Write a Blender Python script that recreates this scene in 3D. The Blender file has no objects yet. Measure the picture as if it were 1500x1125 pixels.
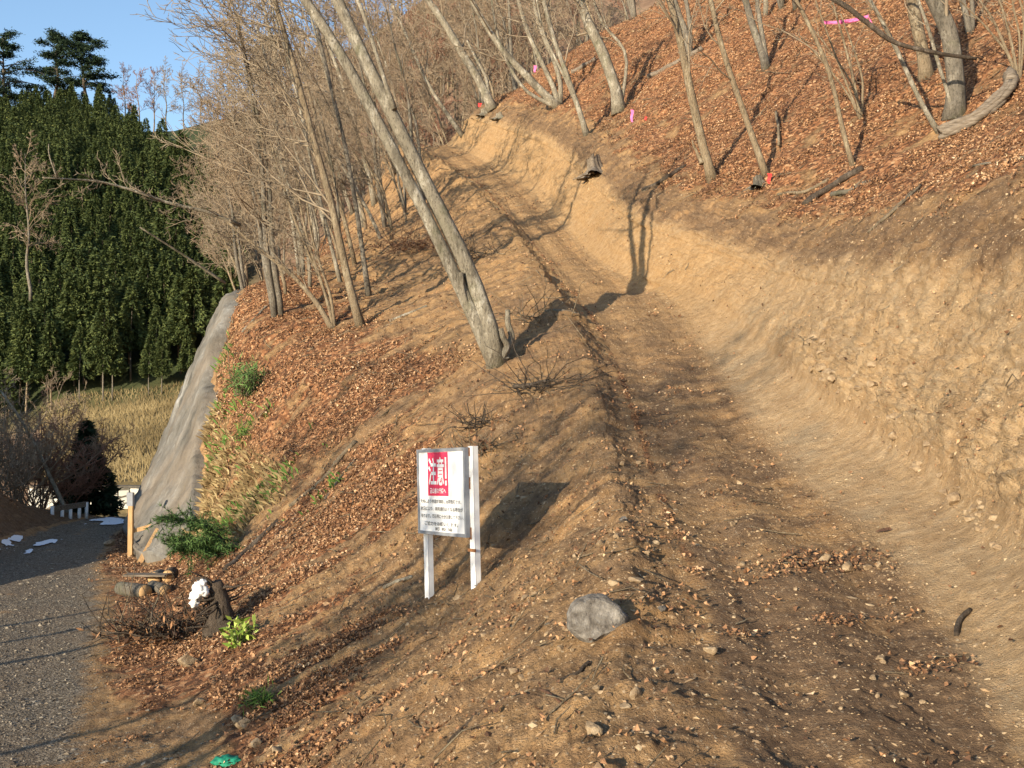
import bpy, math, random
import numpy as np
from mathutils import Vector, Matrix
random.seed(7); rng = np.random.default_rng(7)
S = bpy.context.scene
R = math.radians
# ---------------------------------------------------------------- camera, sky, sun
FPX = 1500.0; CX = 750.0; HY = 620.0; EYE = 3.0         # focal in photo pixels, centre column, horizon row, eye height over the road
cam = bpy.data.cameras.new('camera'); camo = bpy.data.objects.new('camera', cam); S.collection.objects.link(camo)
camo.location = (0, 0, EYE); camo.rotation_euler = (R(90), 0, 0)
cam.sensor_width = 36; cam.lens = 36; cam.shift_y = (HY-562.5)/1500; cam.clip_start = .05; cam.clip_end = 3000
S.camera = camo
SUN_AZ = Vector((-.61, -.79)).normalized(); SUN_EL = R(14)
w = bpy.data.worlds.new("World"); S.world = w; w.use_nodes = True
nt = w.node_tree; bg = nt.nodes['Background']
sky = nt.nodes.new('ShaderNodeTexSky'); sky.sky_type = 'NISHITA'; sky.sun_disc = False
sky.sun_elevation = SUN_EL; sky.sun_rotation = math.atan2(SUN_AZ.x, SUN_AZ.y)
sky.air_density = 1.0; sky.dust_density = .3; sky.ozone_density = 2.0
nt.links.new(sky.outputs[0], bg.inputs[0]); bg.inputs[1].default_value = .15
sl = bpy.data.lights.new('sun', 'SUN'); sl.energy = 4.6; sl.angle = R(.5); sl.color = (1, .865, .66)
so = bpy.data.objects.new('sun', sl); S.collection.objects.link(so)
sd = Vector((SUN_AZ.x*math.cos(SUN_EL), SUN_AZ.y*math.cos(SUN_EL), math.sin(SUN_EL)))
so.rotation_euler = sd.to_track_quat('Z', 'Y').to_euler(); so.location = (-20, -30, 20)
S.view_settings.view_transform = 'Standard'; S.view_settings.look = 'None'; S.view_settings.gamma = 1
S.view_settings.exposure = 0.9

COL = S.collection
def W(px, py, y):                                       # photo column/row at distance y -> world point
    return np.array([(px-CX)/FPX*y, y, EYE + (HY-py)/FPX*y])
# ---------------------------------------------------------------- noise
def _h(ix, iy, iz, seed):
    n = (ix*374761393 + iy*668265263 + iz*2147483647 + seed*974634777) & 0xffffffff
    n = ((n ^ (n >> 13))*1274126177) & 0xffffffff
    n = ((n ^ (n >> 16))*2246822519) & 0xffffffff
    return ((n ^ (n >> 15)) & 0xffffff)/float(0xffffff)*2-1
def vnoise(P, seed=0):
    P = np.asarray(P, float); I = np.floor(P).astype(np.int64); F = P-I; F = F*F*(3-2*F)
    r = 0
    for a in (0, 1):
        for b in (0, 1):
            for c in (0, 1):
                wgt = (F[..., 0] if a else 1-F[..., 0])*(F[..., 1] if b else 1-F[..., 1])*(F[..., 2] if c else 1-F[..., 2])
                r = r + wgt*_h(I[..., 0]+a, I[..., 1]+b, I[..., 2]+c, seed)
    return r
def fbm(P, octv=4, seed=0, gain=.5):
    P = np.asarray(P, float); r = 0; a = 1; t = 0
    for o in range(octv):
        r = r + a*vnoise(P*(2.03**o)+o*17.3, seed+o); t += a; a *= gain
    return r/t
def sstep(a, b, x): t = np.clip((x-a)/(b-a), 0, 1); return t*t*(3-2*t)
# ---------------------------------------------------------------- materials
MATS = {}
class NT:
    def __init__(s, name):
        s.m = bpy.data.materials.new(name); s.m.use_nodes = True; s.t = s.m.node_tree
        s.b = s.t.nodes['Principled BSDF']; s.b.inputs['Specular IOR Level'].default_value = .2
        s.co = s.n('ShaderNodeTexCoord').outputs['Object']
    def n(s, ty, **k):
        o = s.t.nodes.new(ty)
        for a, v in k.items(): setattr(o, a, v)
        return o
    def l(s, a, b): s.t.links.new(a, b)
    def noise(s, scale, detail=5, rough=.6, vec=None, stretch=None):
        o = s.n('ShaderNodeTexNoise'); o.inputs['Scale'].default_value = scale; o.inputs['Detail'].default_value = detail; o.inputs['Roughness'].default_value = rough
        v = vec or s.co
        if stretch:
            m = s.n('ShaderNodeMapping'); m.inputs['Scale'].default_value = stretch; s.l(v, m.inputs[0]); v = m.outputs[0]
        s.l(v, o.inputs['Vector']); return o.outputs['Fac']
    def voro(s, scale, out='Color', feat='F1'):
        o = s.n('ShaderNodeTexVoronoi'); o.feature = feat; o.inputs['Scale'].default_value = scale; s.l(s.co, o.inputs['Vector']); return o.outputs[out]
    def ramp(s, fac, stops):
        o = s.n('ShaderNodeValToRGB'); e = o.color_ramp.elements
        while len(e) > 1: e.remove(e[-1])
        e[0].position, e[0].color = stops[0][0], (*stops[0][1], 1)
        for p, c in stops[1:]:
            q = e.new(p); q.color = (*c, 1)
        s.l(fac, o.inputs[0]); return o.outputs[0]
    def mix(s, fac, a, b, blend='MIX'):
        o = s.n('ShaderNodeMix', data_type='RGBA', blend_type=blend)
        for i, v in ((0, fac), (6, a), (7, b)):
            if hasattr(v, 'is_linked') or hasattr(v, 'node'): s.l(v, o.inputs[i])
            elif i == 0: o.inputs[0].default_value = v
            else: o.inputs[i].default_value = (*v, 1)
        return o.outputs[2]
    def math(s, op, a, b=None, clamp=False):
        o = s.n('ShaderNodeMath', operation=op, use_clamp=clamp)
        for i, v in ((0, a), (1, b)):
            if v is None: continue
            if hasattr(v, 'node'): s.l(v, o.inputs[i])
            else: o.inputs[i].default_value = v
        return o.outputs[0]
    def rng(s, v, a, b, c=0, d=1):
        o = s.n('ShaderNodeMapRange'); s.l(v, o.inputs[0])
        for i, q in enumerate((a, b, c, d)): o.inputs[i+1].default_value = q
        return o.outputs[0]
    def attr(s, name, out='Fac'):
        o = s.n('ShaderNodeAttribute', attribute_name=name); return o.outputs[out]
    def bump(s, h, dist=.02, strength=.6):
        o = s.n('ShaderNodeBump'); o.inputs['Distance'].default_value = dist; o.inputs['Strength'].default_value = strength
        s.l(h, o.inputs['Height']); s.l(o.outputs[0], s.b.inputs['Normal'])
    def done(s, col, rough=.9):
        if hasattr(col, 'node'): s.l(col, s.b.inputs['Base Color'])
        else: s.b.inputs['Base Color'].default_value = (*col, 1)
        s.b.inputs['Roughness'].default_value = rough; return s.m

def mat_ground():
    t = NT('earth')
    n1 = t.noise(.9, 6, .62); n2 = t.noise(7, 8, .72); n3 = t.noise(55, 4, .7); n4 = t.noise(2.2, 5, .6)
    sv = t.attr('streak', 'Vector')
    ns = t.noise(1.0, 6, .65, vec=sv)
    soil = t.ramp(n2, [(.28, (.195, .115, .05)), (.5, (.335, .205, .095)), (.72, (.45, .29, .148))])
    soil2 = t.ramp(n2, [(.3, (.29, .16, .065)), (.5, (.42, .245, .108)), (.7, (.50, .315, .15))])
    soil = t.mix(t.rng(n1, .42, .6), soil, soil2)
    dark = t.ramp(n2, [(.3, (.085, .05, .028)), (.5, (.17, .105, .058)), (.72, (.28, .18, .10))])
    soil = t.mix(t.rng(ns, .47, .62, 0, .8), soil, dark)  # dark soil streaks, deepened to stand in for tree and gully shadow
    ns2 = t.noise(3.4, 5, .6, vec=sv); soil = t.mix(t.rng(ns2, .52, .66, 0, .6), soil, dark)  # finer streaks, same mix of dark soil and painted shadow
    soil = t.mix(t.rng(n3, .45, .7, 0, .45), soil, dark)
    # dark humus on trail / topsoil band, and the left bank's painted shade
    d = t.attr('dark'); dm = t.math('ADD', d, t.math('MULTIPLY', t.math('SUBTRACT', n4, .5), 1.6))
    dm = t.math('MULTIPLY', t.rng(dm, .35, .75), t.rng(d, .02, .2))
    c = t.mix(dm, soil, dark)
    # pale subsoil of the cut face
    wl = t.attr('cut'); wc = t.ramp(n2, [(.25, (.25, .16, .08)), (.42, (.375, .25, .13)), (.6, (.46, .32, .18)), (.8, (.54, .40, .25))])
    wg = t.ramp(n2, [(.3, (.22, .155, .09)), (.6, (.36, .27, .165))])
    wc = t.mix(t.rng(n1, .5, .68), wc, wg)
    c = t.mix(wl, c, wc)
    nv = t.noise(2.6, 6, .65, stretch=(1, 1, .3)); wc = t.mix(t.rng(nv, .48, .62, 0, .7), wc, (.29, .185, .095)); wc = t.mix(t.rng(t.noise(4.5, 5, .6), .58, .68, 0, .35), wc, (.56, .43, .28))
    wc3 = t.rng(n3, .5, .72, 0, .5); wc = t.mix(wc3, wc, (.20, .13, .075))
    c = t.mix(wl, c, wc); c = t.mix(t.attr('warm'), c, t.ramp(n2, [(.28, (.22, .125, .055)), (.5, (.37, .225, .10)), (.72, (.47, .31, .155))]))
    # small stones flecks
    vs = t.voro(38, 'Color'); sp = t.n('ShaderNodeSeparateColor'); t.l(vs, sp.inputs[0])
    vd = t.voro(38, 'Distance')
    fl = t.math('MULTIPLY', t.math('GREATER_THAN', sp.outputs[0], .80), t.math('LESS_THAN', vd, .33))
    c = t.mix(t.math('MULTIPLY', fl, .5), c, t.ramp(sp.outputs[1], [(0, (.30, .22, .14)), (1, (.60, .48, .33))]))
    # leaf litter
    lf = t.attr('leaf'); lm = t.math('ADD', lf, t.math('MULTIPLY', t.math('SUBTRACT', n4, .5), .9))
    lm = t.math('ADD', lm, t.math('MULTIPLY', t.math('SUBTRACT', ns, .5), -1.1))
    lm = t.math('ADD', lm, t.math('MULTIPLY', t.math('SUBTRACT', n3, .5), .5))
    lm = t.math('MULTIPLY', t.rng(lm, .38, .62), t.rng(lf, .03, .12))
    v1 = t.voro(15, 'Color'); s1 = t.n('ShaderNodeSeparateColor'); t.l(v1, s1.inputs[0])
    lc = t.ramp(s1.outputs[0], [(0, (.055, .028, .016)), (.3, (.15, .065, .03)), (.6, (.30, .13, .055)), (.85, (.45, .22, .10)), (1, (.55, .34, .18))])
    lc = t.mix(t.rng(n2, .35, .7, 0, .45), lc, (.13, .07, .04))
    c = t.mix(lm, c, lc)
    # dry grass
    g = t.attr('grass'); gn = t.noise(9, 5, .7, stretch=(1, 1, .25)); gm = t.math('MULTIPLY', t.rng(t.math('ADD', g, t.math('SUBTRACT', n4, .5)), .4, .9), .6)
    gc = t.ramp(gn, [(.3, (.15, .10, .045)), (.5, (.27, .19, .085)), (.7, (.38, .29, .14))])
    c = t.mix(gm, c, gc)
    # gravel of the road
    gr = t.attr('gravel'); gv = t.voro(42, 'Color'); s2 = t.n('ShaderNodeSeparateColor'); t.l(gv, s2.inputs[0])
    gcol = t.ramp(s2.outputs[0], [(0, (.08, .062, .042)), (.5, (.185, .148, .105)), (.85, (.28, .23, .17)), (1, (.40, .345, .265))])
    gcol = t.mix(t.rng(n1, .42, .62, 0, .5), gcol, (.20, .145, .095))
    grm = t.rng(t.math('ADD', gr, t.math('MULTIPLY', t.math('SUBTRACT', n4, .5), .8)), .38, .62)
    c = t.mix(t.math('MULTIPLY', grm, t.rng(gr, .02, .1)), c, gcol)
    vb = t.voro(9, 'Distance'); h = t.math('ADD', t.math('MULTIPLY', n2, .7), t.math('MULTIPLY', n3, .55)); h = t.math('ADD', h, t.math('MULTIPLY', t.math('MULTIPLY', vb, wl), -.5))
    h = t.math('ADD', h, t.math('MULTIPLY', t.math('MULTIPLY', vd, t.math('ADD', gr, .15)), -.5))
    h = t.math('ADD', h, t.math('MULTIPLY', t.math('MULTIPLY', s1.outputs[1], lm), .5))
    t.bump(h, .055, 1.0)
    return t.done(c, .95)
def mat_noise(name, stops, scale=6, rough=.85, bump=.01, stretch=None, scale2=None, attr=None):
    t = NT(name); f = t.noise(scale, 7, .65, stretch=stretch)
    if attr: f = t.math('ADD', t.math('MULTIPLY', f, .35), t.math('MULTIPLY', t.attr(attr), .75))
    c = t.ramp(f, stops)
    if bump: t.bump(t.noise(scale*3, 5, .7, stretch=stretch), bump, .7)
    return t.done(c, rough)
def mat_bark(name, base, dark, pale, moss=0):
    t = NT(name)
    v = t.noise(9, 7, .8, stretch=(1, 1, .4)); p = t.noise(5, 6, .75, stretch=(1, 1, .5)); q = t.noise(34, 6, .75, stretch=(1, 1, .4))
    c = t.ramp(v, [(.3, dark), (.48, base), (.62, base), (.75, pale)])
    c = t.mix(t.rng(p, .52, .62, 0, .8), c, pale)
    c = t.mix(t.rng(q, .53, .62, 0, .8), c, dark); c = t.mix(t.rng(t.noise(2.4, 6, .7, stretch=(1, 1, .25)), .52, .62, 0, .6), c, dark)
    if moss: c = t.mix(t.rng(t.noise(1.6, 4, .6), .55, .7, 0, moss), c, (.10, .11, .045))
    t.bump(t.math('ADD', v, q), .05, 1.0)
    return t.done(c, .9)
def mat_leaf(name, stops, rough=.75, trans=None):
    t = NT(name); c = t.ramp(t.attr('tint'), stops)
    m = t.done(c, rough)
    return m
M = {}
M['earth'] = mat_ground()
M['leaf'] = mat_leaf('dead_leaf', [(0, (.05, .028, .018)), (.28, (.145, .075, .04)), (.52, (.28, .148, .073)), (.74, (.43, .25, .13)), (.92, (.56, .385, .225)), (1, (.58, .45, .31))])
M['bark'] = mat_bark('beech_bark', (.275, .24, .18), (.07, .058, .042), (.52, .475, .385), .4)
M['bark_grey'] = mat_bark('grey_bark', (.19, .165, .13), (.06, .052, .04), (.33, .295, .235), .4)
M['bark_tan'] = mat_bark('tan_bark', (.26, .20, .13), (.10, .075, .045), (.40, .335, .23))
M['bark_dark'] = mat_bark('dark_bark', (.10, .075, .055), (.035, .028, .02), (.20, .165, .13))
M['bark_red'] = mat_bark('red_bark', (.22, .115, .07), (.09, .045, .03), (.32, .20, .13))
M['twig'] = mat_noise('twig', [(.3, (.13, .10, .07)), (.7, (.33, .265, .185))], 3, bump=0)
M['twig_far'] = mat_noise('twig_brown', [(.3, (.17, .125, .085)), (.7, (.34, .26, .175))], .4, bump=0)
M['twig_red'] = mat_noise('twig_red', [(.3, (.17, .085, .055)), (.7, (.30, .165, .11))], .6, bump=0)
M['pebble'] = mat_leaf('stone_chip', [(0, (.14, .09, .05)), (.5, (.29, .19, .105)), (1, (.44, .33, .20))], .9)
M['chip_grey'] = mat_leaf('gravel_chip', [(0, (.08, .062, .045)), (.6, (.185, .15, .11)), (1, (.32, .27, .20))], .9)
M['grass_dry'] = mat_leaf('dry_grass', [(0, (.15, .10, .045)), (.5, (.29, .20, .09)), (1, (.44, .34, .17))])
M['grass_green'] = mat_leaf('green_grass', [(0, (.05, .11, .02)), (1, (.15, .24, .05))])
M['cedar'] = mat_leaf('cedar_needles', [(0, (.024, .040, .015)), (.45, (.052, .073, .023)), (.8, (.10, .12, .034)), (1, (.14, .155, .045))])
M['pine_dark'] = mat_leaf('pine_needles', [(0, (.010, .022, .013)), (1, (.035, .06, .028))])
M['pine_green'] = mat_leaf('bright_needles', [(0, (.04, .09, .025)), (1, (.13, .21, .06))])
M['broad'] = mat_leaf('broad_leaf', [(0, (.14, .22, .03)), (1, (.38, .46, .10))], .5)
M['rock'] = mat_noise('grey_rock', [(.3, (.055, .05, .045)), (.42, (.12, .105, .09)), (.55, (.20, .182, .16)), (.7, (.34, .31, .275))], 11, .85, .06)
M['rock_tan'] = mat_noise('tan_rock', [(.3, (.15, .10, .06)), (.5, (.28, .20, .12)), (.75, (.42, .33, .22))], 14, .9, .02)
M['white'] = mat_noise('white_paint', [(.3, (.72, .71, .70)), (.7, (.84, .83, .81))], 9, .45, 0)
M['panel'] = mat_noise('white_panel', [(.3, (.80, .79, .78)), (.7, (.88, .88, .87))], 2.2, .35, 0)
M['alu'] = mat_noise('grey_metal', [(.3, (.20, .21, .23)), (.7, (.29, .30, .32))], 7, .4, 0)
M['red_ink'] = mat_noise('red_ink', [(.3, (.62, .035, .09)), (.7, (.70, .055, .12))], 4, .5, 0)
M['ink'] = mat_noise('grey_ink', [(.3, (.09, .085, .08)), (.7, (.16, .155, .145))], 14, .6, 0)
M['rust'] = mat_noise('rust', [(.3, (.13, .05, .02)), (.7, (.33, .16, .07))], 20, .9, .003)
M['pink'] = mat_noise('pink_tape', [(.3, (.80, .12, .34)), (.7, (.90, .22, .45))], 5, .5, 0)
M['red'] = mat_noise('red_tape', [(.3, (.70, .03, .03)), (.7, (.82, .07, .06))], 5, .5, 0)
M['wood'] = mat_noise('sawn_wood', [(.3, (.33, .19, .08)), (.6, (.50, .31, .15)), (.8, (.58, .40, .22))], 9, .8, .004, stretch=(3, 3, .4))
M['wood_old'] = mat_noise('weathered_wood', [(.3, (.07, .055, .04)), (.5, (.17, .135, .10)), (.75, (.28, .235, .185))], 8, .9, .015, stretch=(.4, 2, 3))
M['cutface'] = mat_noise('cut_wood', [(.3, (.40, .23, .10)), (.7, (.58, .38, .19))], 12, .8, .003)
M['snow'] = mat_noise('snow', [(.3, (.74, .77, .82)), (.7, (.86, .88, .90))], 5, .6, .01)
M['cloth'] = mat_noise('white_cloth', [(.3, (.72, .70, .67)), (.7, (.86, .85, .83))], 9, .8, .01)
M['hose'] = mat_noise('green_cloth', [(.3, (.01, .16, .09)), (.7, (.03, .30, .18))], 30, .6, .004)
M['stonewall'] = None
def mat_shotcrete():
    t = NT('shotcrete')
    s1 = t.noise(.9, 7, .7, stretch=(1.2, 1.2, .25)); s2 = t.noise(5, 7, .7, stretch=(1, 1, .4)); s3 = t.noise(.5, 3, .5)
    c = t.ramp(s1, [(.3, (.05, .045, .038)), (.44, (.105, .096, .08)), (.56, (.16, .148, .128)), (.66, (.25, .24, .215)), (.73, (.50, .49, .46))])
    c = t.mix(t.rng(s2, .5, .75, 0, .5), c, (.13, .115, .095))
    c = t.mix(t.rng(s3, .5, .65, 0, .45), c, (.22, .17, .12))
    t.bump(s2, .06, .8); return t.done(c, .85)
M['shotcrete'] = mat_shotcrete()
def mat_stonewall():
    t = NT('stone_wall')
    v = t.voro(2.6, 'Color'); s = t.n('ShaderNodeSeparateColor'); t.l(v, s.inputs[0])
    e = t.voro(2.6, 'Distance', 'DISTANCE_TO_EDGE')
    c = t.ramp(s.outputs[0], [(0, (.46, .44, .38)), (1, (.68, .66, .60))])
    c = t.mix(t.rng(e, .02, .09, 1, 0), c, (.17, .16, .13)); t.bump(t.rng(e, 0, .15), .08, 1)
    return t.done(c, .85)
M['stonewall'] = mat_stonewall()
def mat_hill():
    t = NT('hill_earth'); n2 = t.noise(.6, 7, .7); n1 = t.noise(.08, 5, .6); n3 = t.noise(3, 5, .7, stretch=(1, 1, .3))
    br = t.ramp(n2, [(.3, (.10, .06, .04)), (.55, (.20, .13, .085)), (.75, (.30, .20, .13))])
    go = t.ramp(t.math('ADD', t.math('MULTIPLY', n2, .5), t.math('MULTIPLY', n3, .5)), [(.35, (.085, .065, .032)), (.5, (.16, .12, .055)), (.65, (.26, .195, .095))])
    gr = t.ramp(n2, [(.3, (.02, .035, .012)), (.7, (.05, .06, .025))])
    g = t.attr('grass'); c = t.mix(t.rng(t.math('ADD', g, t.math('MULTIPLY', t.math('SUBTRACT', n2, .5), .6)), .4, .6), br, go)
    w_ = t.attr('conif'); c = t.mix(w_, c, gr); t.bump(n2, .3, .6)
    return t.done(c, .95)
M['hill'] = mat_hill()
# ---------------------------------------------------------------- object helpers
def tag(o, label=None, cat=None, group=None, kind=None):
    if label: o['label'] = label
    if cat: o['category'] = cat
    if group: o['group'] = group
    if kind: o['kind'] = kind
    return o
def link(o, parent=None):
    COL.objects.link(o)
    if parent: o.parent = parent
    return o
def empty(name, loc=(0, 0, 0), rz=0, **k):
    o = bpy.data.objects.new(name, None); o.location = loc; o.rotation_euler = (0, 0, rz); o.empty_display_size = .2
    link(o); tag(o, **k); return o
def npmesh(name, V, F, mat, parent=None, attrs=None, smooth=True, nper=None):
    """V (n,3); F (m,k) equal sized faces, or list of such arrays"""
    V = np.ascontiguousarray(V, dtype=np.float32); Fs = F if isinstance(F, list) else [F]
    Fs = [np.asarray(f, dtype=np.int32) for f in Fs if len(f)]
    me = bpy.data.meshes.new(name); me.vertices.add(len(V)); me.vertices.foreach_set('co', V.ravel())
    nl = sum(f.size for f in Fs); nf = sum(len(f) for f in Fs)
    me.loops.add(nl); me.loops.foreach_set('vertex_index', np.concatenate([f.ravel() for f in Fs]))
    me.polygons.add(nf); st = []; o = 0
    for f in Fs: st.append(o+np.arange(len(f))*f.shape[1]); o += f.size
    me.polygons.foreach_set('loop_start', np.concatenate(st).astype(np.int32))
    me.update(calc_edges=True)
    me.polygons.foreach_set('use_smooth', np.full(nf, smooth))
    for a, arr in (attrs or {}).items():
        arr = np.asarray(arr, dtype=np.float32)
        if arr.ndim == 2 and arr.shape[1] != 3: arr = arr.ravel()
        if arr.ndim == 2:
            at = me.attributes.new(a, 'FLOAT_VECTOR', 'POINT'); at.data.foreach_set('vector', arr.ravel())
        else:
            at = me.attributes.new(a, 'FLOAT', 'POINT' if len(arr) == len(V) else 'FACE'); at.data.foreach_set('value', arr)
    me.materials.append(M[mat] if isinstance(mat, str) else mat)
    ob = bpy.data.objects.new(name, me); return link(ob, parent)
class MB:
    """collects tubes, boxes, lumps into one mesh"""
    def __init__(s): s.v = []; s.q = []; s.t = []; s.n = 0
    def add(s, V, Q=None, T=None):
        V = np.asarray(V, float).reshape(-1, 3)
        if Q is not None and len(Q): s.q.append(np.asarray(Q)+s.n)
        if T is not None and len(T): s.t.append(np.asarray(T)+s.n)
        s.v.append(V); s.n += len(V)
    def tube(s, P, r, k=6, cap=True, rough=0):
        P = np.asarray(P, float); n = len(P); r = np.broadcast_to(np.asarray(r, float), (n,))
        T = np.gradient(P, axis=0); T /= np.linalg.norm(T, axis=1)[:, None]+1e-9
        ref = np.array([0, 0, 1.]) if abs(T[:, 2]).mean() < .8 else np.array([1., 0, 0])
        A = np.cross(T, ref); A /= np.linalg.norm(A, axis=1)[:, None]+1e-9; B = np.cross(T, A)
        th = np.arange(k)/k*2*math.pi
        rr = r[:, None]*np.ones(k)
        if rough:
            base = P[:, None, :]+rr[..., None]*(np.cos(th)[None, :, None]*A[:, None]+np.sin(th)[None, :, None]*B[:, None])
            rr = rr*(1+rough*fbm(base*3.1/max(.15, float(r.max())*4), 3, 5))
        V = P[:, None, :]+rr[..., None]*(np.cos(th)[None, :, None]*A[:, None]+np.sin(th)[None, :, None]*B[:, None])
        i = np.arange(n-1)[:, None]*k; j = np.arange(k)[None]; j2 = (j+1) % k
        Q = np.stack([i+j, i+j2, i+k+j2, i+k+j], -1).reshape(-1, 4)
        V = V.reshape(-1, 3); Tt = None
        if cap:
            V = np.vstack([V, P[0], P[-1]]); a = n*k
            Tt = np.vstack([np.stack([np.full(k, a), (np.arange(k)+1) % k, np.arange(k)], -1), np.stack([np.full(k, a+1), (n-1)*k+np.arange(k), (n-1)*k+(np.arange(k)+1) % k], -1)])
        s.add(V, Q, Tt)
    def beam(s, a, b, w_, h_, up=(0, 0, 1)):
        a = np.asarray(a, float); b = np.asarray(b, float); t = b-a; t /= np.linalg.norm(t)
        u = np.cross(t, up); u /= np.linalg.norm(u)+1e-9; v = np.cross(u, t)
        c = [(-1, -1), (1, -1), (1, 1), (-1, 1)]
        V = [p+u*w_/2*x+v*h_/2*y for p in (a, b) for x, y in c]
        s.add(V, [(0, 3, 2, 1), (4, 5, 6, 7), (0, 1, 5, 4), (1, 2, 6, 5), (2, 3, 7, 6), (3, 0, 4, 7)])
    def box(s, x0, x1, y0, y1, z0, z1):
        V = [(x0, y0, z0), (x1, y0, z0), (x1, y1, z0), (x0, y1, z0), (x0, y0, z1), (x1, y0, z1), (x1, y1, z1), (x0, y1, z1)]
        s.add(V, [(0, 3, 2, 1), (4, 5, 6, 7), (0, 1, 5, 4), (1, 2, 6, 5), (2, 3, 7, 6), (3, 0, 4, 7)])
    def build(s, name, mat, parent=None, smooth=True, attrs=None):
        F = []
        if s.q: F.append(np.vstack(s.q))
        if s.t: F.append(np.vstack(s.t))
        return npmesh(name, np.vstack(s.v), F, mat, parent, attrs, smooth)
def copy_tree(o, parent=None):
    c = o.copy(); COL.objects.link(c)
    if parent: c.parent = parent
    for ch in [x for x in list(o.children)]: copy_tree(ch, c)
    return c
# ================================================================ TERRAIN
# cross sections: distance y -> [(px,py)] for: toe A B C D crest outer inner foot top ; road knots are worked out from the road line
SL = {
 4.75: [(371, 1536), (440, 1440), (560, 1335), (650, 1240), (760, 1150), (870, 1105), (1040, 1120), (1520, 1130), (1700, 1020), (2150, 420)],
 7:    [(300, 1252), (390, 1190), (480, 1125), (600, 1045), (740, 960), (925, 873), (1008, 897), (1385, 905), (1510, 820), (1830, 300)],
 9:    [(283, 1103), (450, 1030), (560, 978), (680, 922), (780, 835), (905, 752), (962, 774), (1263, 775), (1400, 735), (1640, 290)],
 11.2: [(268, 1008), (430, 945), (560, 893), (640, 868), (760, 780), (893, 682), (938, 700), (1165, 702), (1290, 645), (1470, 300)],
 13:   [(254, 949), (400, 880), (500, 835), (600, 775), (740, 690), (880, 612), (922, 640), (1120, 640), (1205, 590), (1350, 320)],
 17:   [(256, 867), (360, 795), (460, 725), (580, 630), (735, 532), (852, 515), (892, 540), (1050, 540), (1110, 505), (1225, 350)],
 19.5: [(268, 840), (330, 775), (420, 670), (540, 575), (690, 495), (828, 450), (864, 478), (1012, 480), (1062, 452), (1160, 365)],
 22: [(208, 825), (285, 765), (345, 650), (440, 535), (620, 470), (802, 407), (830, 436), (972, 435), (1004, 418), (1082, 335)],
 23.2: [(204, 815), (278, 725), (336, 620), (425, 515), (605, 458), (794, 400), (820, 431), (950, 430), (974, 410), (1040, 325)],
 26: [(190, 790), (266, 680), (318, 555), (383, 470), (585, 437), (780, 380), (802, 394), (884, 391), (900, 374), (955, 305)],
 28: [(190, 780), (258, 662), (312, 530), (362, 445), (572, 422), (768, 362), (790, 377), (862, 375), (880, 356), (938, 290)],
 30: [(192, 768), (250, 645), (305, 505), (345, 418), (560, 408), (761, 349), (781, 363), (850, 361), (868, 344), (925, 276)],
 35:   [(205, 750), (270, 620), (322, 492), (365, 428), (560, 350), (718, 302), (735, 311), (803, 310), (820, 298), (875, 225)],
 42:   [(215, 727), (290, 600), (345, 480), (410, 415), (560, 330), (685, 264), (700, 271), (762, 268), (780, 253), (825, 190)],
 50:   [(225, 712), (300, 580), (355, 480), (425, 400), (550, 310), (635, 231), (647, 236), (700, 233), (714, 222), (752, 168)],
 58:   [(235, 700), (310, 560), (365, 460), (435, 390), (530, 290), (588, 206), (598, 210), (648, 208), (660, 198), (698, 158)],
 66:   [(250, 690), (320, 560), (375, 480), (440, 420), (510, 340), (560, 240), (572, 243), (635, 240), (655, 228), (690, 190)],
 82:   [(270, 690), (340, 640), (400, 600), (450, 560), (520, 480), (560, 420), (570, 420), (640, 400), (655, 390), (700, 360)],
}
YS = sorted(SL); NAT = {4.75: .60, 66: .60, 82: .55}
def road_x(y):
    return np.interp(y, [-40, 4.75, 10.5, 16, 21.4, 27, 30, 36, 40, 50, 90], [14, -2.3, -4.4, -6.45, -8.75, -10.5, -11.3, -12.3, -12.5, -15, -25])
def road_z(y): return np.interp(y, [-40, 34, 42, 52, 90], [0, 0, -1.2, -5, -12])
def build_slices():
    ys = []; K = []
    for y in YS:
        p = [W(px, py, y) for px, py in SL[y]]
        if y <= 58: pass
        k = [(q[0], q[2]-EYE) for q in p]
        xr = float(road_x(y)); zr = float(road_z(y))-EYE; wid = float(np.interp(y, [0, 20, 24, 30, 90], [3.3, 3.2, 2.5, 2.0, 2.0])); xl = xr-wid
        bh = float(np.interp(y, [5, 14, 18, 20.5, 26, 29, 32, 90], [.2, .3, .9, 2.7, 2.3, .9, .1, 0]))
        if xr > k[0][0]-.15: xr = k[0][0]-.15
        if y >= 42: k[0] = (k[0][0], zr)
        rd = [(xl-14, zr+bh*3.4-(3 if y > 30 else 0)), (xl-.9-bh*.35, zr+bh), (xl, zr+.01), (xr, zr)]
        top = k[-1]; s = float(np.interp(y, [0, 50, 66, 82], [.62, .64, .60, .3]))
        nat = [(top[0]+6, top[1]+6*s), (top[0]+45, top[1]+45*s*.95)]
        ys.append(y); K.append(rd+k+nat)
    K = np.array(K)
    # continue behind the viewpoint
    base = K[0].copy(); dx = (K[1]-K[0])
    pre = []
    for y in (-30, -8, 0, 2.5):
        q = base.copy(); q[:, 0] += (4.75-y)*.27; q[:, 1] += (4.75-y)*-.02
        q[0:4, 0] = base[0:4, 0]+(float(road_x(y))-float(road_x(4.75)))
        q[4:10, 0] = base[4:10, 0]+(4.75-y)*np.linspace(.36, .27, 6)
        pre.append(q); ys.insert(len(pre)-1, y)
    # standing place: level ground at the eye
    K = np.concatenate([np.array(pre), K]); return np.array(ys, float), K
TY, TK = build_slices(); NK = TK.shape[1]          # knots: 0 valley 1 banktop 2 roadL 3 roadR 4 toe 5A 6B 7C 8D 9crest 10outer 11inner 12foot 13top 14nat 15nat2
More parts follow.
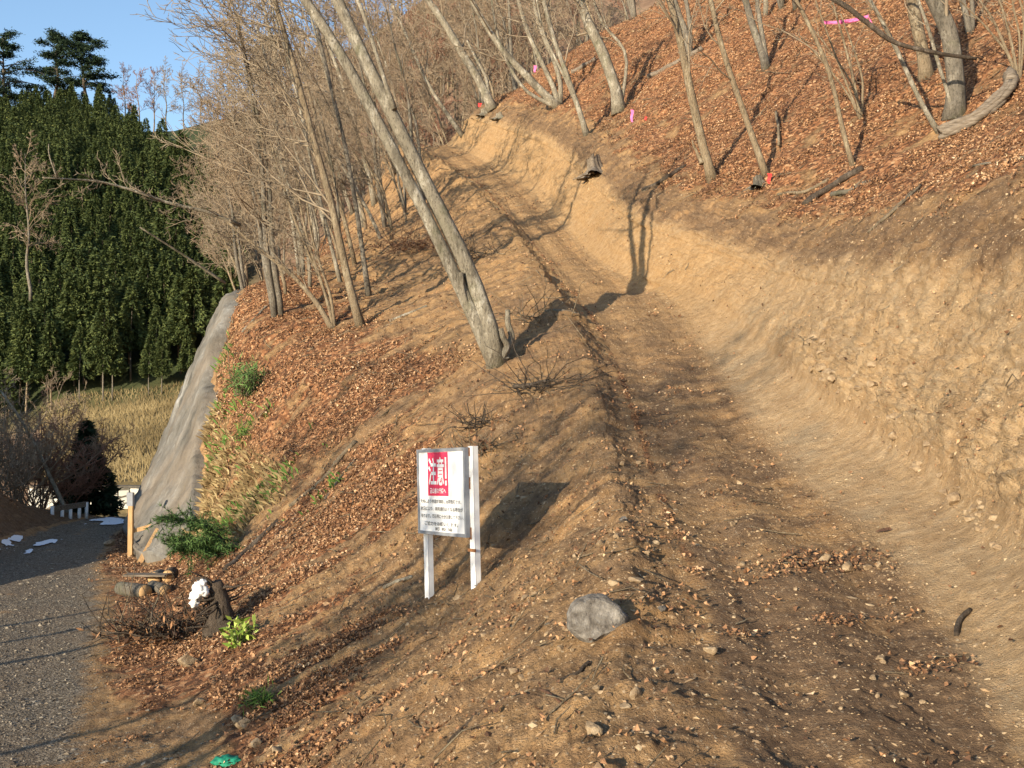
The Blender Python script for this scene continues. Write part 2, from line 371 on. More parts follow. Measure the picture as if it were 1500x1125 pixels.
def L(s, y):
    s = np.clip(s, 0, NK-1.0001); i = s.astype(int); f = s-i
    y = np.clip(y, TY[0], TY[-1]-1e-4); j = np.searchsorted(TY, y, side='right')-1; g = (y-TY[j])/(TY[j+1]-TY[j])
    a = TK[j, i]*(1-f)[..., None]+TK[j, i+1]*f[..., None]; b = TK[j+1, i]*(1-f)[..., None]+TK[j+1, i+1]*f[..., None]
    return a*(1-g)[..., None]+b*g[..., None]
def Psm(s, y):
    r = 0; tw = 0
    for ds, w1 in ((-.22, .2), (-.08, .3), (.08, .3), (.22, .2)):
        for dy, w2 in ((-.05, .25), (0, .5), (.05, .25)):
            r = r + w1*w2*L(s+ds, y+dy*np.maximum(np.abs(y), 1.5)); tw += w1*w2
    r = r/tw; return np.stack([r[..., 0], y, r[..., 1]+EYE*0], -1)
cols = [(0, 1, 14), (1, 2, 40), (2, 3, 60), (3, 4, 55), (4, 5, 70), (5, 6, 70), (6, 7, 80), (7, 8, 85), (8, 9, 85), (9, 10, 34), (10, 11, 90), (11, 12, 60), (12, 13, 150), (13, 14, 130), (14, 15, 110)]
sv = np.concatenate([a+(b-a)*np.arange(n)/n for a, b, n in cols]+[[15.0]])
sv[sv > 14] = 14+((sv[sv > 14]-14)**1.6)
yv = np.concatenate([-30+31*np.linspace(0, 1, 22)[:-1]**.8, np.exp(np.arange(0, math.log(80/1.0), .0058))*1.0])
SG, YG = np.meshgrid(sv, yv)
P = Psm(SG, YG)
def normals(P):
    a = np.gradient(P, axis=1); b = np.gradient(P, axis=0); n = np.cross(a, b); n /= np.linalg.norm(n, axis=-1)[..., None]+1e-12
    n *= np.sign(n[..., 2:3]+1e-9); return n
N0 = normals(P)
# fall-line coordinates for streaks: across slope, stretched down slope
contour = np.array([-.30, .954]); cc = P[..., 0]*contour[0]+P[..., 1]*contour[1]
dn = P[..., 0]*contour[1]*1.0-P[..., 1]*contour[0]+P[..., 2]*.6
STK = np.stack([cc*2.6, dn*.38, P[..., 2]*0+3.3], -1)
s = SG
wall = sstep(11.9, 12.15, s)*(1-sstep(12.95, 13.3, s))
trail = sstep(9.95, 10.15, s)*(1-sstep(10.9, 11.2, s))
road = sstep(1.95, 2.1, s)*(1-sstep(2.75, 3.35, s))
apron = sstep(10.9, 11.2, s)*(1-sstep(11.9, 12.1, s))
slope = sstep(3.8, 4.6, s)*(1-sstep(9.9, 10.1, s))
nat = sstep(12.8, 13.3, s)
nbig = fbm(P*.55, 4, 1); nmid = fbm(P*2.4, 4, 11); nfin = fbm(P*11, 4, 21); stk = fbm(STK, 5, 31, .6); stk2 = fbm(STK*np.array([2.4, 1.2, 1]), 4, 37, .6)
chunk = 1-np.abs(fbm(P*np.array([1.6, 1.6, 2.0]), 5, 41, .58))*2
vsk = fbm(np.stack([cc*3.2, P[..., 2]*.6, dn*.5], -1), 5, 51, .6)
far = np.clip(P[..., 1]/20, .6, 2.2)
disp = (.012*nmid+.010*nfin)*(road)
disp += trail*(.035*nmid+.022*nfin-.035*np.exp(-((s-10.28)/.09)**2)-.03*np.exp(-((s-10.78)/.09)**2)+.02*np.exp(-((s-10.5)/.1)**2))
disp += slope*.014*(1-np.abs(fbm(P*13, 3, 45, .65))*2.6)+trail*.012*(1-np.abs(fbm(P*12, 3, 46, .65))*2.6)
disp += slope*(.10*nbig*far+.065*nmid+.030*nfin+.11*stk*far+.06*stk2)
disp += apron*(.02*nmid+.012*nfin+.02*vsk)
rid = 1-np.abs(fbm(P*5.5, 4, 43, .65))*2.6; rid2 = 1-np.abs(fbm(P*14, 3, 44, .65))*2.6
disp += wall*(.10*chunk*far**.5+.05*vsk+.045*nfin+.05*nmid+.038*rid+.022*rid2)*(1-.45*sstep(11.5, 17, P[..., 1])*(s < 12.6))
disp += wall*(.045*rid+.025*rid2)*np.exp(-((s-12.2)/.22)**2)*(1-sstep(13, 18, YG))
disp += nat*(.18*nbig*far+.08*nmid+.035*nfin+.05*stk)
disp += (s < 2.0)*(.10*nmid+.05*nfin)+(sstep(3, 3.3, s)*(1-sstep(3.8, 4.6, s)))*(.05*nmid+.03*nfin)
disp -= .10*np.exp(-((YG-23.4)/.5)**2)*(s > 9.6)*(s < 11.6)-.05*np.exp(-((YG-22.4)/.4)**2)*(s > 9.6)*(s < 11.6)
# soil heap bumps on the berm outside
disp += .07*np.exp(-((s-9.0)/.35)**2)*fbm(np.stack([P[..., 1]*1.5, s*2, P[..., 2]*0], -1), 3, 61)
P = P+N0*disp[..., None]
N1 = normals(P)
NY, NS = SG.shape
X2 = CX+P[..., 0]/np.maximum(P[..., 1], .01)*FPX; Y2 = HY-(P[..., 2])/np.maximum(P[..., 1], .01)*FPX
# P z is relative to the eye; shift up
Pw = P.copy(); Pw[..., 2] += EYE
# ------------------------ masks
leaf = .95*sstep(3.0, 3.35, s+.18*nmid)*(1-sstep(6.6, 7.9, s+.5*nmid+.5*stk))
bare = sstep(4.7, 6.6, s+2.2*stk+1.0*stk2+.35*nbig)*(1-sstep(12.0, 15.0, YG+1.5*nmid))
leaf = leaf*(1-.88*bare)*(1-.75*sstep(.05, .22, stk2+.35*stk)*sstep(4.3, 5, s))
upper = sstep(15, 20, YG)*sstep(4, 5, s)*(1-sstep(7.3, 8.1, s+.5*nmid+.4*stk))
leaf = np.maximum(leaf*(1-upper), upper*(.80+.35*nmid-.9*np.clip(stk, 0, 1)))
leaf = np.where(YG > 26, leaf*(1-.75*sstep(7.6, 8.4, s)*sstep(26, 30, YG)), leaf)
leaf *= 1-sstep(9.2, 9.9, s)
leaf = np.maximum(leaf, .55*np.exp(-((s-10.05)/.07)**2)*sstep(6, 9, YG)+.14*np.exp(-((s-10.95)/.12)**2)*(.6+nmid))
leaf = np.maximum(leaf, nat*(.86+.5*nmid-.6*np.clip(-nbig, 0, 1)-.5*np.clip(stk, 0, 1))*sstep(12.85, 13.15, s+.25*nmid))
leaf = np.maximum(leaf, .10*trail)
leaf = np.maximum(leaf, .15*(s < 1.9))
leaf = np.clip(leaf, 0, 1); leaf *= 1-.75*(1-sstep(3.9, 4.8, s+.3*nmid))*(1-sstep(9.5, 13, YG+1.5*nmid))*(s > 2)
grass = sstep(4.2, 4.8, s)*(1-sstep(5.6, 6.8, s+.8*nmid+.5*stk))*sstep(15.5, 19, YG)*(1-sstep(45, 60, YG))*(.75+.5*nmid)
SBY = np.interp(YG, [20.5, 20.9, 21.6, 22, 23.5, 25, 27, 28.5, 30, 36, 37], [3.8, 4.85, 5.05, 5.2, 5.5, 5.75, 6.1, 6.55, 6.95, 6.95, 3.8])
conc = (s < SBY+.02) & (s > 3.8) & (YG > 20.8) & (YG < 36)
grass = np.clip(grass, 0, 1); grass[conc] = 0; leaf[conc] = 0
gravel = road*(YG < 40)*np.where(YG < 9, 1-.5*sstep(2.5, 3, s), 1)
gravel = gravel*(1-.5*(np.exp(-((s-2.5)/.13)**2)+np.exp(-((s-2.05)/.1)**2))*np.clip(.6+1.2*nmid, 0, 1))
gravel = np.maximum(gravel, .45*(sstep(2.8, 3.0, s)*(1-sstep(3.6, 4.3, s)))*(1-sstep(8.5, 10.5, YG)))
darkm = trail*np.clip(.48+.6*nmid+.5*sstep(8.5, 5.5, YG) - .25*sstep(18, 26, YG), 0, 1)
darkm = np.maximum(darkm, .75*np.exp(-((s-12.85)/.32)**2)*(s > 11.95))
darkm = np.maximum(darkm, .48*slope*sstep(4.6, 6, s)*(1-.5*sstep(20, 26, YG)))
darkm = np.maximum(darkm, 1.0*(s < 1.95))  # left bank: dark soil, with its shade painted in as well
cut = np.maximum(wall*(1-sstep(12.55, 12.85, s+.15*nmid)), .75*apron)
warm = sstep(16, 22, YG)*sstep(8.6, 9.6, s)*(1-sstep(12.5, 12.9, s+.2*nmid))*(.75+.4*nmid)*(1-.45*trail)
warm = np.clip(warm, 0, 1)
idx = np.arange(NY*NS).reshape(NY, NS)
Q = np.stack([idx[:-1, :-1], idx[:-1, 1:], idx[1:, 1:], idx[1:, :-1]], -1)
sm = SG[:-1, :-1]+.06*nmid[:-1, :-1]; ym = YG[:-1, :-1]
isroad = (sm > 2.0) & (sm < 3.05) & (ym < 36); istrail = (sm > 10.0) & (sm < 11.02) & (ym < 70)
vert = Pw.reshape(-1, 3)
AT = dict(leaf=leaf, grass=grass, gravel=gravel, dark=darkm, cut=cut, warm=warm, streak=STK)
for nm, msk in (('gravel_road', isroad), ('dirt_trail', istrail), ('hillside_ground', ~(isroad | istrail))):
    q = Q[msk]; u, inv = np.unique(q, return_inverse=True)
    at = {k: (v.reshape(-1, 3)[u] if k == 'streak' else v.ravel()[u]) for k, v in AT.items()}
    npmesh(nm, vert[u], inv.reshape(-1, 4), 'earth', attrs=at)['kind'] = 'structure'
def hit(px, py, tol=4, ymin=3):
    m = (np.abs(X2-px) < tol) & (np.abs(Y2-py) < tol) & (YG > ymin)
    if not m.any():
        if tol < 40: return hit(px, py, tol*2, ymin)
        return W(px, py, 30)
    i = np.where(m.ravel())[0]; d = vert[i, 1]; n = d.min(); k = i[d < n*1.02]; return vert[k].mean(0)
def G(x, y):
    r = int(np.argmin(np.abs(yv-y))); return float(np.interp(x, Pw[r, :, 0], Pw[r, :, 2]))
def nrm(p):
    r = int(np.argmin(np.abs(yv-p[1]))); c = int(np.argmin(np.abs(Pw[r, :, 0]-p[0])+np.abs(Pw[r, :, 2]-p[2]))); return N1[r, c]
def at_y(px, y):
    x = (px-CX)/FPX*y; return np.array([x, y, G(x, y)])
# ================================================================ FAR HILL (beyond the valley)
rp = [-2500, -900, -300, 0, 110, 200, 250, 330, 430, 520, 700, 1000, 1600, 3500]
rr_ = [300, 230, 180, 178, 172, 190, 190, 170, 140, 70, -60, -230, -260, -260]
hy = np.concatenate([np.linspace(40, 64, 40), np.linspace(65, 150, 90), np.linspace(152, 260, 12)])
hx = np.linspace(-1, 1, 260); 
HX, HYY = np.meshgrid(hx, hy)
PXH = 750+HX*np.where(HX < 0, 2100, 1700)
Xh = (PXH-CX)/FPX*HYY
ridge = EYE+(HY-np.interp(PXH, rp, rr_))/FPX*150
zb = np.interp(HYY, [40, 45.5, 45.9, 55, 65], [-1.6, -.9, .25, 1.6, 4.0])+np.clip((PXH-150)/100, -1, 3)*.6*sstep(50, 66, HYY)
zb = zb-2.2*(1-sstep(-60, 90, PXH))*sstep(46, 60, HYY)
tt = np.clip((HYY-65)/85, 0, 1); z = zb+(ridge-zb)*(tt**.92)
z = np.where(HYY > 150, ridge-(HYY-150)*.35, z)
Ph = np.stack([Xh, HYY, z], -1); Ph[..., 2] += 1.2*fbm(Ph*.06, 4, 71)*sstep(60, 90, HYY)+.25*fbm(Ph*.5, 4, 72)*sstep(46, 50, HYY)
gh = (1-sstep(64, 72, HYY+4*fbm(Ph*.1, 3, 75)))*sstep(20, 160, PXH+130*fbm(Ph*.5, 4, 73)); ch = sstep(62, 68, HYY)*(1-sstep(300, 420, PXH+80*fbm(Ph*.03, 3, 74)))
ih = np.arange(HX.size).reshape(HX.shape)
npmesh('far_hill', Ph.reshape(-1, 3), np.stack([ih[:-1, :-1], ih[:-1, 1:], ih[1:, 1:], ih[1:, :-1]], -1).reshape(-1, 4), 'hill', attrs=dict(grass=gh, conif=ch))['kind'] = 'structure'
def hillz(px, y):
    j = int(np.argmin(np.abs(hy-y))); return float(np.interp(px, PXH[j], Ph[j, :, 2]))
# very distant ground sheet so the land reaches the horizon
gg = MB(); gg.add([(-1500, -600, -14), (1500, -600, -14), (1500, 2500, -14), (-1500, 2500, -14)], [(0, 1, 2, 3)]); gg.build('valley_ground', 'hill')['kind'] = 'structure'
# ================================================================ scatter on the terrain
E1 = Pw[:-1, 1:]-Pw[:-1, :-1]; E2 = Pw[1:, :-1]-Pw[:-1, :-1]; AREA = np.linalg.norm(np.cross(E1, E2), axis=-1)
def scatter(n, dens):
    """dens on vertices; returns n positions and normals"""
    d = dens[:-1, :-1]*AREA; x2 = X2[:-1, :-1]; d = d*((x2 > -220) & (x2 < 1720) & (ym > 3.2)); d = d.ravel(); c = np.cumsum(d)
    k = np.searchsorted(c, rng.random(n)*c[-1]); k = np.minimum(k, d.size-1); r, q = k//(NS-1), k % (NS-1)
    a = rng.random((n, 1)); b = rng.random((n, 1))
    p = Pw[r, q]*(1-a)*(1-b)+Pw[r, q+1]*a*(1-b)+Pw[r+1, q]*(1-a)*b+Pw[r+1, q+1]*a*b
    return p, N1[r, q], k
LOD = 1/np.maximum(YG/9, 1)**1.7
def frames(nn):
    n = len(nn); a = rng.normal(size=(n, 3)); t = np.cross(nn, a); t /= np.linalg.norm(t, axis=1)[:, None]+1e-9; b = np.cross(nn, t); return t, b
def make_leaves(name, n, dens, size, mat='leaf', lift=.012, **tg):
    p, nn, k = scatter(n, dens); n = len(p)
    tl = nn+rng.normal(size=(n, 3))*.45; tl /= np.linalg.norm(tl, axis=1)[:, None]
    t, b = frames(tl); sz = size*(.5+1.0*rng.random(n)**1.5)*np.maximum(p[:, 1]/11, 1)**.42
    w_ = sz*.42*(.5+.5*rng.random(n)); curl = sz*(.10+.55*rng.random(n))*rng.choice([-1, 1], n, p=[.35, .65])
    o = p+nn*(lift+.03*rng.random((n, 1))*np.maximum(p[:, 1:2]/15, 1)**.5)
    s_, c_ = sz[:, None], curl[:, None]
    V = np.stack([o-t*s_*.5+tl*c_*.6, o-t*s_*.1+b*w_[:, None], o-t*s_*.05-tl*0, o-t*s_*.1-b*w_[:, None]*1.0+tl*c_*.5, o+t*s_*.55+tl*c_], 1).reshape(-1, 3)
    i = np.arange(n)[:, None]*5
    F = np.concatenate([i+[[0, 1, 2]], i+[[0, 2, 3]], i+[[1, 4, 2]], i+[[3, 2, 4]]])
    ti = np.clip(rng.beta(1.8, 2.3, n)+.2*fbm(p*.8, 2, 81), 0, 1)
    ob = npmesh(name, V, F, mat, attrs=dict(tint=np.repeat(ti, 5)), smooth=False); tag(ob, kind='stuff', **tg); return ob
patch = np.clip(leaf-.46+.6*nmid+.35*nfin-1.15*stk-.5*stk2-.25*nbig, 0, 1)*(leaf > .05)
make_leaves('leaf_litter', 330000, (patch**1.2+.008*slope+.05*slope*(stk2+.3*nmid > .15)+.002*apron+.004*trail+.004*wall)*LOD, .036, label='orange brown fallen leaves carpeting the hillside', cat='leaves')
def make_chips(name, n, dens, size, mat, **tg):
    p, nn, k = scatter(n, dens); n = len(p)
    base = np.array([(0, 0, 1), (.9, 0, .25), (.28, .86, .2), (-.73, .53, .3), (-.73, -.53, .15), (.28, -.86, .3), (0, 0, -.7)])
    t, b = frames(nn); sz = size*np.minimum(.45+rng.exponential(.45, n), 3.2)*np.maximum(p[:, 1]/9, 1)**.4
    sc = np.stack([sz*(.7+.6*rng.random(n)), sz*(.5+.5*rng.random(n)), sz*(.25+.35*rng.random(n))], 1)
    bb = base[None]*(1+.35*rng.normal(size=(n, 7, 1)))
    V = p[:, None]+(bb[..., 0:1]*sc[:, None, 0:1])*t[:, None]+(bb[..., 1:2]*sc[:, None, 1:2])*b[:, None]+(bb[..., 2:3]*sc[:, None, 2:3])*nn[:, None]
    i = np.arange(n)[:, None]*7; F = []
    for q in range(5):
        F += [i+[[0, 1+q, 1+(q+1) % 5]], i+[[6, 1+(q+1) % 5, 1+q]]]
    ob = npmesh(name, V.reshape(-1, 3), np.concatenate(F), mat, attrs=dict(tint=np.repeat(rng.random(n), 7)), smooth=False); tag(ob, kind='stuff', **tg)
make_chips('stone_chips', 52000, (trail*.9+.8*apron*.5+.75*slope*bare+.6*np.exp(-((s-11.1)/.2)**2)+.5*np.exp(-((s-9.6)/.5)**2)+.8*wall+.05*nat)*LOD, .009, 'pebble', label='tan stone chips scattered over the bare soil', cat='stones')
make_chips('road_gravel', 26000, (gravel+.05*(sstep(2.9, 3.2, s)*(1-sstep(3.8, 4.5, s))))*LOD, .012, 'chip_grey', label='grey loose gravel covering the forest road', cat='gravel')
def make_blades(name, n, dens, h, mat, **tg):
    p, nn, k = scatter(n, dens); n = len(p); t, b = frames(nn)
    up = np.array([[-.25, -.1, .8]])+rng.normal(size=(n, 3))*.35; H = h*(.5+rng.random((n, 1)))*np.maximum(p[:, 1:2]/25, .8); w_ = .006*np.maximum(p[:, 1:2]/14, 1)
    V = np.stack([p-t*w_, p+t*w_, p+up*H*.6, p+up*H+np.array([[-.25, -.1, -.25]])*H], 1).reshape(-1, 3); i = np.arange(n)[:, None]*4
    ob = npmesh(name, V, np.concatenate([i+[[0, 1, 2]], i+[[0, 2, 3]]]), mat, attrs=dict(tint=np.repeat(rng.random(n), 4)), smooth=False); tag(ob, kind='stuff', **tg)
make_blades('dry_grass', 7500, np.clip(grass-.6+.7*nmid+.6*stk, 0, 1)*(grass > .05)*LOD, .17, 'grass_dry', label='dry yellow grass on the steep bank beside the shotcrete', cat='grass')
make_blades('green_grass', 2600, np.clip(grass-.55+1.2*fbm(P*1.1, 3, 91), 0, 1)*(grass > .05)*LOD, .16, 'grass_green', label='green grass tufts mixed in the dry grass of the steep bank', cat='grass')
def make_sticks(name, n, dens, mat, **tg):
    p, nn, k = scatter(n, dens); mb = MB()
    for q in range(len(p)):
        d = np.cross(nn[q], rng.normal(size=3)); d /= np.linalg.norm(d); l_ = (.12+rng.exponential(.16))*max(1, p[q, 1]/14)**.5; c_ = p[q]+nn[q]*.02
        b = np.cross(nn[q], d)*rng.normal()*.12*l_
        mb.tube([c_-d*l_/2, c_+b, c_+d*l_/2+nn[q]*.05*rng.random()*l_], [.007*max(1, p[q, 1]/13), .006*max(1, p[q, 1]/13), .003], 3, cap=False)
    tag(mb.build(name, mat), kind='stuff', **tg)
make_sticks('twigs', 1700, (.6*nat+.6*slope+.10*trail+.12*wall+.3*(leaf > .3))*LOD, 'bark_tan', label='thin pale twigs littering the slopes', cat='twigs')
# ================================================================ trees
def wob(P, amp, seed):
    n = len(P); t = np.linspace(0, 1, n)[:, None]*4; o = np.stack([vnoise(np.hstack([t, t*0+seed, t*0+k*7.7]), 3) for k in range(3)], -1)[:, :]
    return P+amp*o*np.minimum(np.arange(n)/2., 1)[:, None]
def resample(P, n):
    P = np.asarray(P, float); d = np.concatenate([[0], np.cumsum(np.linalg.norm(np.diff(P, axis=0), axis=1))]); t = np.linspace(0, d[-1], n)
    # catmull-ish smoothing through dense linear + blur
    q = np.stack([np.interp(t, d, P[:, k]) for k in range(3)], -1)
    for _ in range(2): q[1:-1] = .25*q[:-2]+.5*q[1:-1]+.25*q[2:]
    return q
def grow(mb, path, rad, bias, level, rs, counts=(14, 7, 4), t0=.25, lens=(.42, .42, .42), kk=(5, 4, 3), rmin=.004, spread=1.0, minlen=.15):
    """side branches along a path"""
    n = len(path); tot = np.linalg.norm(np.diff(path, axis=0), axis=1).sum(); c = counts[level]
    for i in range(c):
        t = t0+(1-t0)*(i+rs.random())/c; f = t*(n-1); a = min(int(f), n-2); g = f-a; p = path[a]*(1-g)+path[a+1]*g
        T = path[a+1]-path[a]; T = T/(np.linalg.norm(T)+1e-9); r0 = (rad[a]*(1-g)+rad[a+1]*g)
        side = np.cross(T, rs.normal(size=3)); side /= np.linalg.norm(side)+1e-9
        d = T*(.55+.3*rs.random())+side*spread*(.7+.5*rs.random())+np.asarray(bias)*(1 if level == 0 else .35); d /= np.linalg.norm(d)
        l_ = max(minlen, tot*lens[level]*(1.05-.6*t)*(.6+.7*rs.random())); m = 6 if level < 2 else 4
        q = np.empty((m, 3)); q[0] = p; dd = d.copy()
        for j in range(1, m):
            dd = dd+rs.normal(size=3)*.17+np.array([0, 0, .06]); dd /= np.linalg.norm(dd); q[j] = q[j-1]+dd*l_/(m-1)
        rb = max(rmin, min(r0*.34, .045)); rl = np.linspace(rb, max(rmin*.6, rb*.25), m)
        mb.tube(q, rl, kk[level], cap=False)
        if level+1 < len(counts): grow(mb, q, rl, bias, level+1, rs, counts, .2, lens, kk, rmin, spread, minlen)
def px_path(base, pts, dy=0, n=14):
    """trunk path: photo points followed at the tree's own distance (leaning dy metres away along it)"""
    y0 = base[1]; out = [base]
    for i, (x, y) in enumerate(pts): out.append(W(x, y, y0+dy*(i+1)/len(pts)))
    return resample(out, n)
def tree(name, base_px, stems, label, group=None, cat='tree', mat='bark', twig='twig', bias=(-.5, 0, .25), counts=(12, 6, 3), t0=.3, base=None, lens=(.4, .42, .42), seed=0, ext=3.0, rmin=None, cap_sides=10):
    b = hit(*base_px) if base is None else np.asarray(base, float)
    root = empty(name, b-np.array([0, 0, .05]), label=label, cat=cat, group=group); o = np.array(root.location); y0 = b[1]
    rs = np.random.default_rng(seed+int(base_px[0])*7+int(base_px[1])); cr = MB(); tr = MB()
    for st in stems:
        pts, w0, w1 = st[0], st[1]*(.88 if name != 'leaning_tree' else .95), st[2]*(.88 if name != 'leaning_tree' else .95); dy = st[3] if len(st) > 3 else 0
        full = list(pts); e = ext
        if e and pts[-1][1] < 15:
            a, c = np.array(pts[-2], float), np.array(pts[-1], float); d = c-a; d /= np.linalg.norm(d)+1e-9; full += [tuple(c+d*e*1500/y0*.5), tuple(c+(d+[0, -.15])*e*1500/y0)]
        n = 18; st_b = b-np.array([0, 0, .12])
        if len(st) > 4: st_b = W(*st[4], y0); 
        path = px_path(st_b, full, dy, n); path = wob(path, w0/1500*y0*.25, seed+len(pts))
        L_ = len(full); r0 = w0/1500*y0/2; r1 = w1/1500*y0/2; frac = min(1, len(pts)/L_)
        rad = np.interp(np.linspace(0, 1, n), [0, .04, .12, frac, 1], [r0*1.3, r0*1.02, r0*.86, r1*.85, r1*.35 if frac < 1 else r1*.9])
        tr.tube(path-o, rad, cap_sides, rough=.12)
        cc_ = st[5] if len(st) > 5 else counts
        if cc_ and sum(cc_): grow(cr, path-o, rad, bias, 0, rs, cc_, t0, lens, rmin=rmin or max(.004, .00035*y0))
    tr.build('trunk', mat, root)
    if cr.n: cr.build('crown', twig, root)
    return root
G_NEAR = 'bare trees on the hillside'
# --- the big leaning double tree in front of the trail
t1 = tree('leaning_tree', (730, 531), [
    ([(700, 485), (668, 410), (640, 350), (613, 299), (588, 250), (563, 199), (540, 150), (517, 100), (485, 48), (448, -5)], 24, 15, 0),
    ([(728, 490), (716, 440), (693, 391), (662, 345), (634, 299), (614, 248), (595, 199), (572, 150), (546, 100), (524, 45), (500, -5)], 29, 17, .2),
    ([(707, 500), (690, 465), (678, 425), (676, 400)], 16, 8, -.1, None or (722, 533), ()),
    ([(738, 520), (748, 500), (745, 455)], 15, 9, .1, (740, 528), ()),
    ([(735, 528), (742, 505), (735, 482)], 14, 9, -.15, (733, 532), ()),
    ([(560, 120), (551, 85), (540, 40), (521, -5)], 7, 9, .2, (578, 160), (6, 5, 3)),
    ], 'large pale twin trunk tree leaning left at the edge of the trail', cat='tree', counts=(10, 7, 4), t0=.62, bias=(-.6, 0, .1), ext=4.5)
tree('bare_tree', (530, 476), [([(512, 425), (495, 345), (475, 260), (455, 190), (437, 110), (420, 60), (403, 0)], 15, 9)], 'slender olive trunk left of the big twin tree, with long limbs reaching left', G_NEAR, mat='bark_tan', counts=(30, 9, 6), t0=.2, bias=(-1.5, 0, .2), lens=(.40, .40, .42))
tree('bare_tree', (490, 478), [([(465, 445), (430, 405), (392, 375), (362, 350), (335, 325)], 11, 5), ([(478, 430), (455, 380), (430, 320), (415, 270), (395, 200)], 7, 3), ([(485, 440), (470, 390), (455, 340), (448, 280)], 6, 3), ([(472, 420), (450, 350), (440, 300), (430, 230)], 6, 3)],
     'multi stemmed shrubby tree whose thickest stem leans far left', G_NEAR, mat='bark_tan', counts=(9, 6, 4), ext=0, bias=(-.9, 0, .1))
tree('bare_tree', (541, 432), [([(535, 390), (525, 330), (515, 270), (508, 220), (490, 150), (470, 60), (455, 0)], 9, 6)], 'thin dark trunk just right of the slender olive trunk', G_NEAR, mat='bark_grey', counts=(12, 6, 4), bias=(-.7, 0, .1))
tree('bare_tree', (548, 298), [([(540, 260), (528, 205), (515, 170), (500, 110), (475, 50), (455, 0)], 9, 6)], 'thin pale trunk behind the pink tape, left of the big twin tree', G_NEAR, counts=(14, 7, 4), bias=(-.8, 0, .1))
tree('bare_tree', (581, 248), [([(565, 210), (545, 160), (525, 120), (500, 80), (470, 40), (448, 0)], 12, 9)], 'mottled white trunk carrying the pink tape end', G_NEAR, counts=(14, 7, 4), bias=(-.7, 0, .1))
tree('bare_tree', (470, 330), [([(455, 260), (435, 200), (425, 150), (405, 90), (385, 0)], 9, 5)], 'thin mottled trunk rising from the brush far left of the trail', G_NEAR, counts=(16, 7, 4), bias=(-1, 0, .1))
tree('bare_tree', (722, 158), [([(707, 125), (690, 100), (665, 60), (640, 20), (622, -5)], 17, 12), ([(712, 115), (700, 90), (685, 60)], 8, 4, .2)], 'pale tree with a fork at the top end of the cut bank', G_NEAR, counts=(9, 6, 3), bias=(-.5, 0, .1))
tree('bare_tree', (649, 168), [([(632, 135), (615, 100), (598, 60), (580, 20), (570, -5)], 8, 5)], 'thin straight trunk on the skyline left of the forked pale tree', G_NEAR, counts=(9, 6, 3), bias=(-.4, 0, .1))
tree('bare_tree', (818, 152), [([(795, 135), (765, 105), (735, 75), (710, 40), (690, 0)], 15, 9), ([(810, 130), (790, 90), (775, 55), (760, 0)], 10, 7), ([(822, 125), (806, 80), (790, 40), (782, 0)], 9, 6), ([(770, 140), (750, 110), (730, 60), (722, 10)], 7, 4)], 'clump of four curved stems spreading from one foot above the cut bank', G_NEAR, counts=(6, 5, 3), bias=(-.3, 0, .2))
tree('bare_tree', (860, 196), [([(845, 160), (828, 110), (812, 60), (797, 0)], 10, 8), ([(848, 165), (820, 100), (795, 50), (787, 0)], 6, 4, .3)], 'straight slim grey trunk standing just above the bend of the cut bank', G_NEAR, counts=(8, 6, 3))
tree('bare_tree', (906, 160), [([(893, 120), (880, 85), (868, 45), (850, 0)], 22, 17), ([(920, 75), (905, 60), (880, 35), (870, 0)], 7, 5, .4)], 'stout spotted trunk left of the log on the leafy slope', G_NEAR, counts=(8, 6, 3))
tree('bare_tree', (1046, 262), [([(1030, 215), (1012, 140), (1000, 80), (988, 30), (980, 0)], 17, 12), ([(1020, 225), (1016, 205)], 8, 3, 0, (1028, 240), ())], 'smooth tan trunk at the edge of the slope, a broken stub at its foot', G_NEAR, mat='bark_tan', counts=(8, 6, 3), bias=(-.3, 0, .2))
tree('bare_tree', (1125, 256), [([(1108, 215), (1090, 165), (1070, 110), (1052, 60), (1040, 0)], 12, 8)], 'wavy thin trunk with red tape at its foot', G_NEAR, mat='bark_tan', counts=(8, 6, 3), bias=(-.3, 0, .2))
tree('bare_tree', (1010, 80), [([(1008, 50), (995, 20), (985, -5)], 13, 10), ([(1012, 40), (1010, 20), (1003, -5)], 9, 7), ([(1000, 50), (992, 20), (978, -5)], 8, 6)], 'grey tree of three joined stems at the end of the long fallen log', G_NEAR, mat='bark_grey', counts=(5, 4, 3))
tree('bare_tree', (1125, 98), [([(1112, 60), (1100, 25), (1090, -5)], 14, 11), ([(1118, 50), (1112, 20), (1108, -5)], 10, 7)], 'rough double trunk high on the slope between tan trunk and thin shrubs', G_NEAR, mat='bark_grey', counts=(5, 4, 3))
tree('bare_tree', (1252, 242), [([(1232, 185), (1222, 125), (1205, 75), (1180, 30), (1165, 0)], 9, 6)], 'thin pale sapling standing alone in the leaves right of the red tape', G_NEAR, mat='bark_tan', counts=(6, 5, 3))
tree('bare_tree', (1358, 112), [([(1352, 70), (1345, 30), (1335, -5)], 24, 20)], 'tan trunk right behind the thickest grey trunk', G_NEAR, mat='bark_tan', counts=(6, 5, 3))
tree('bare_tree', (1398, 168), [([(1392, 120), (1385, 60), (1378, 20), (1368, -5)], 33, 27)], 'thickest grey trunk, standing beside the weathered log at upper right', G_NEAR, mat='bark_grey', counts=(8, 6, 3))
tree('bare_tree', (1378, 190), [([(1345, 145), (1325, 95), (1308, 60), (1285, 20), (1270, -5)], 9, 6)], 'thin sapling arching left from the end of the weathered log', G_NEAR, counts=(6, 4, 3))
tree('bare_tree', (1400, 172), [([(1385, 130), (1370, 90), (1360, 40), (1345, 0)], 7, 5)], 'spotted sapling leaning across the front of the thickest grey trunk', G_NEAR, counts=(5, 4, 3))
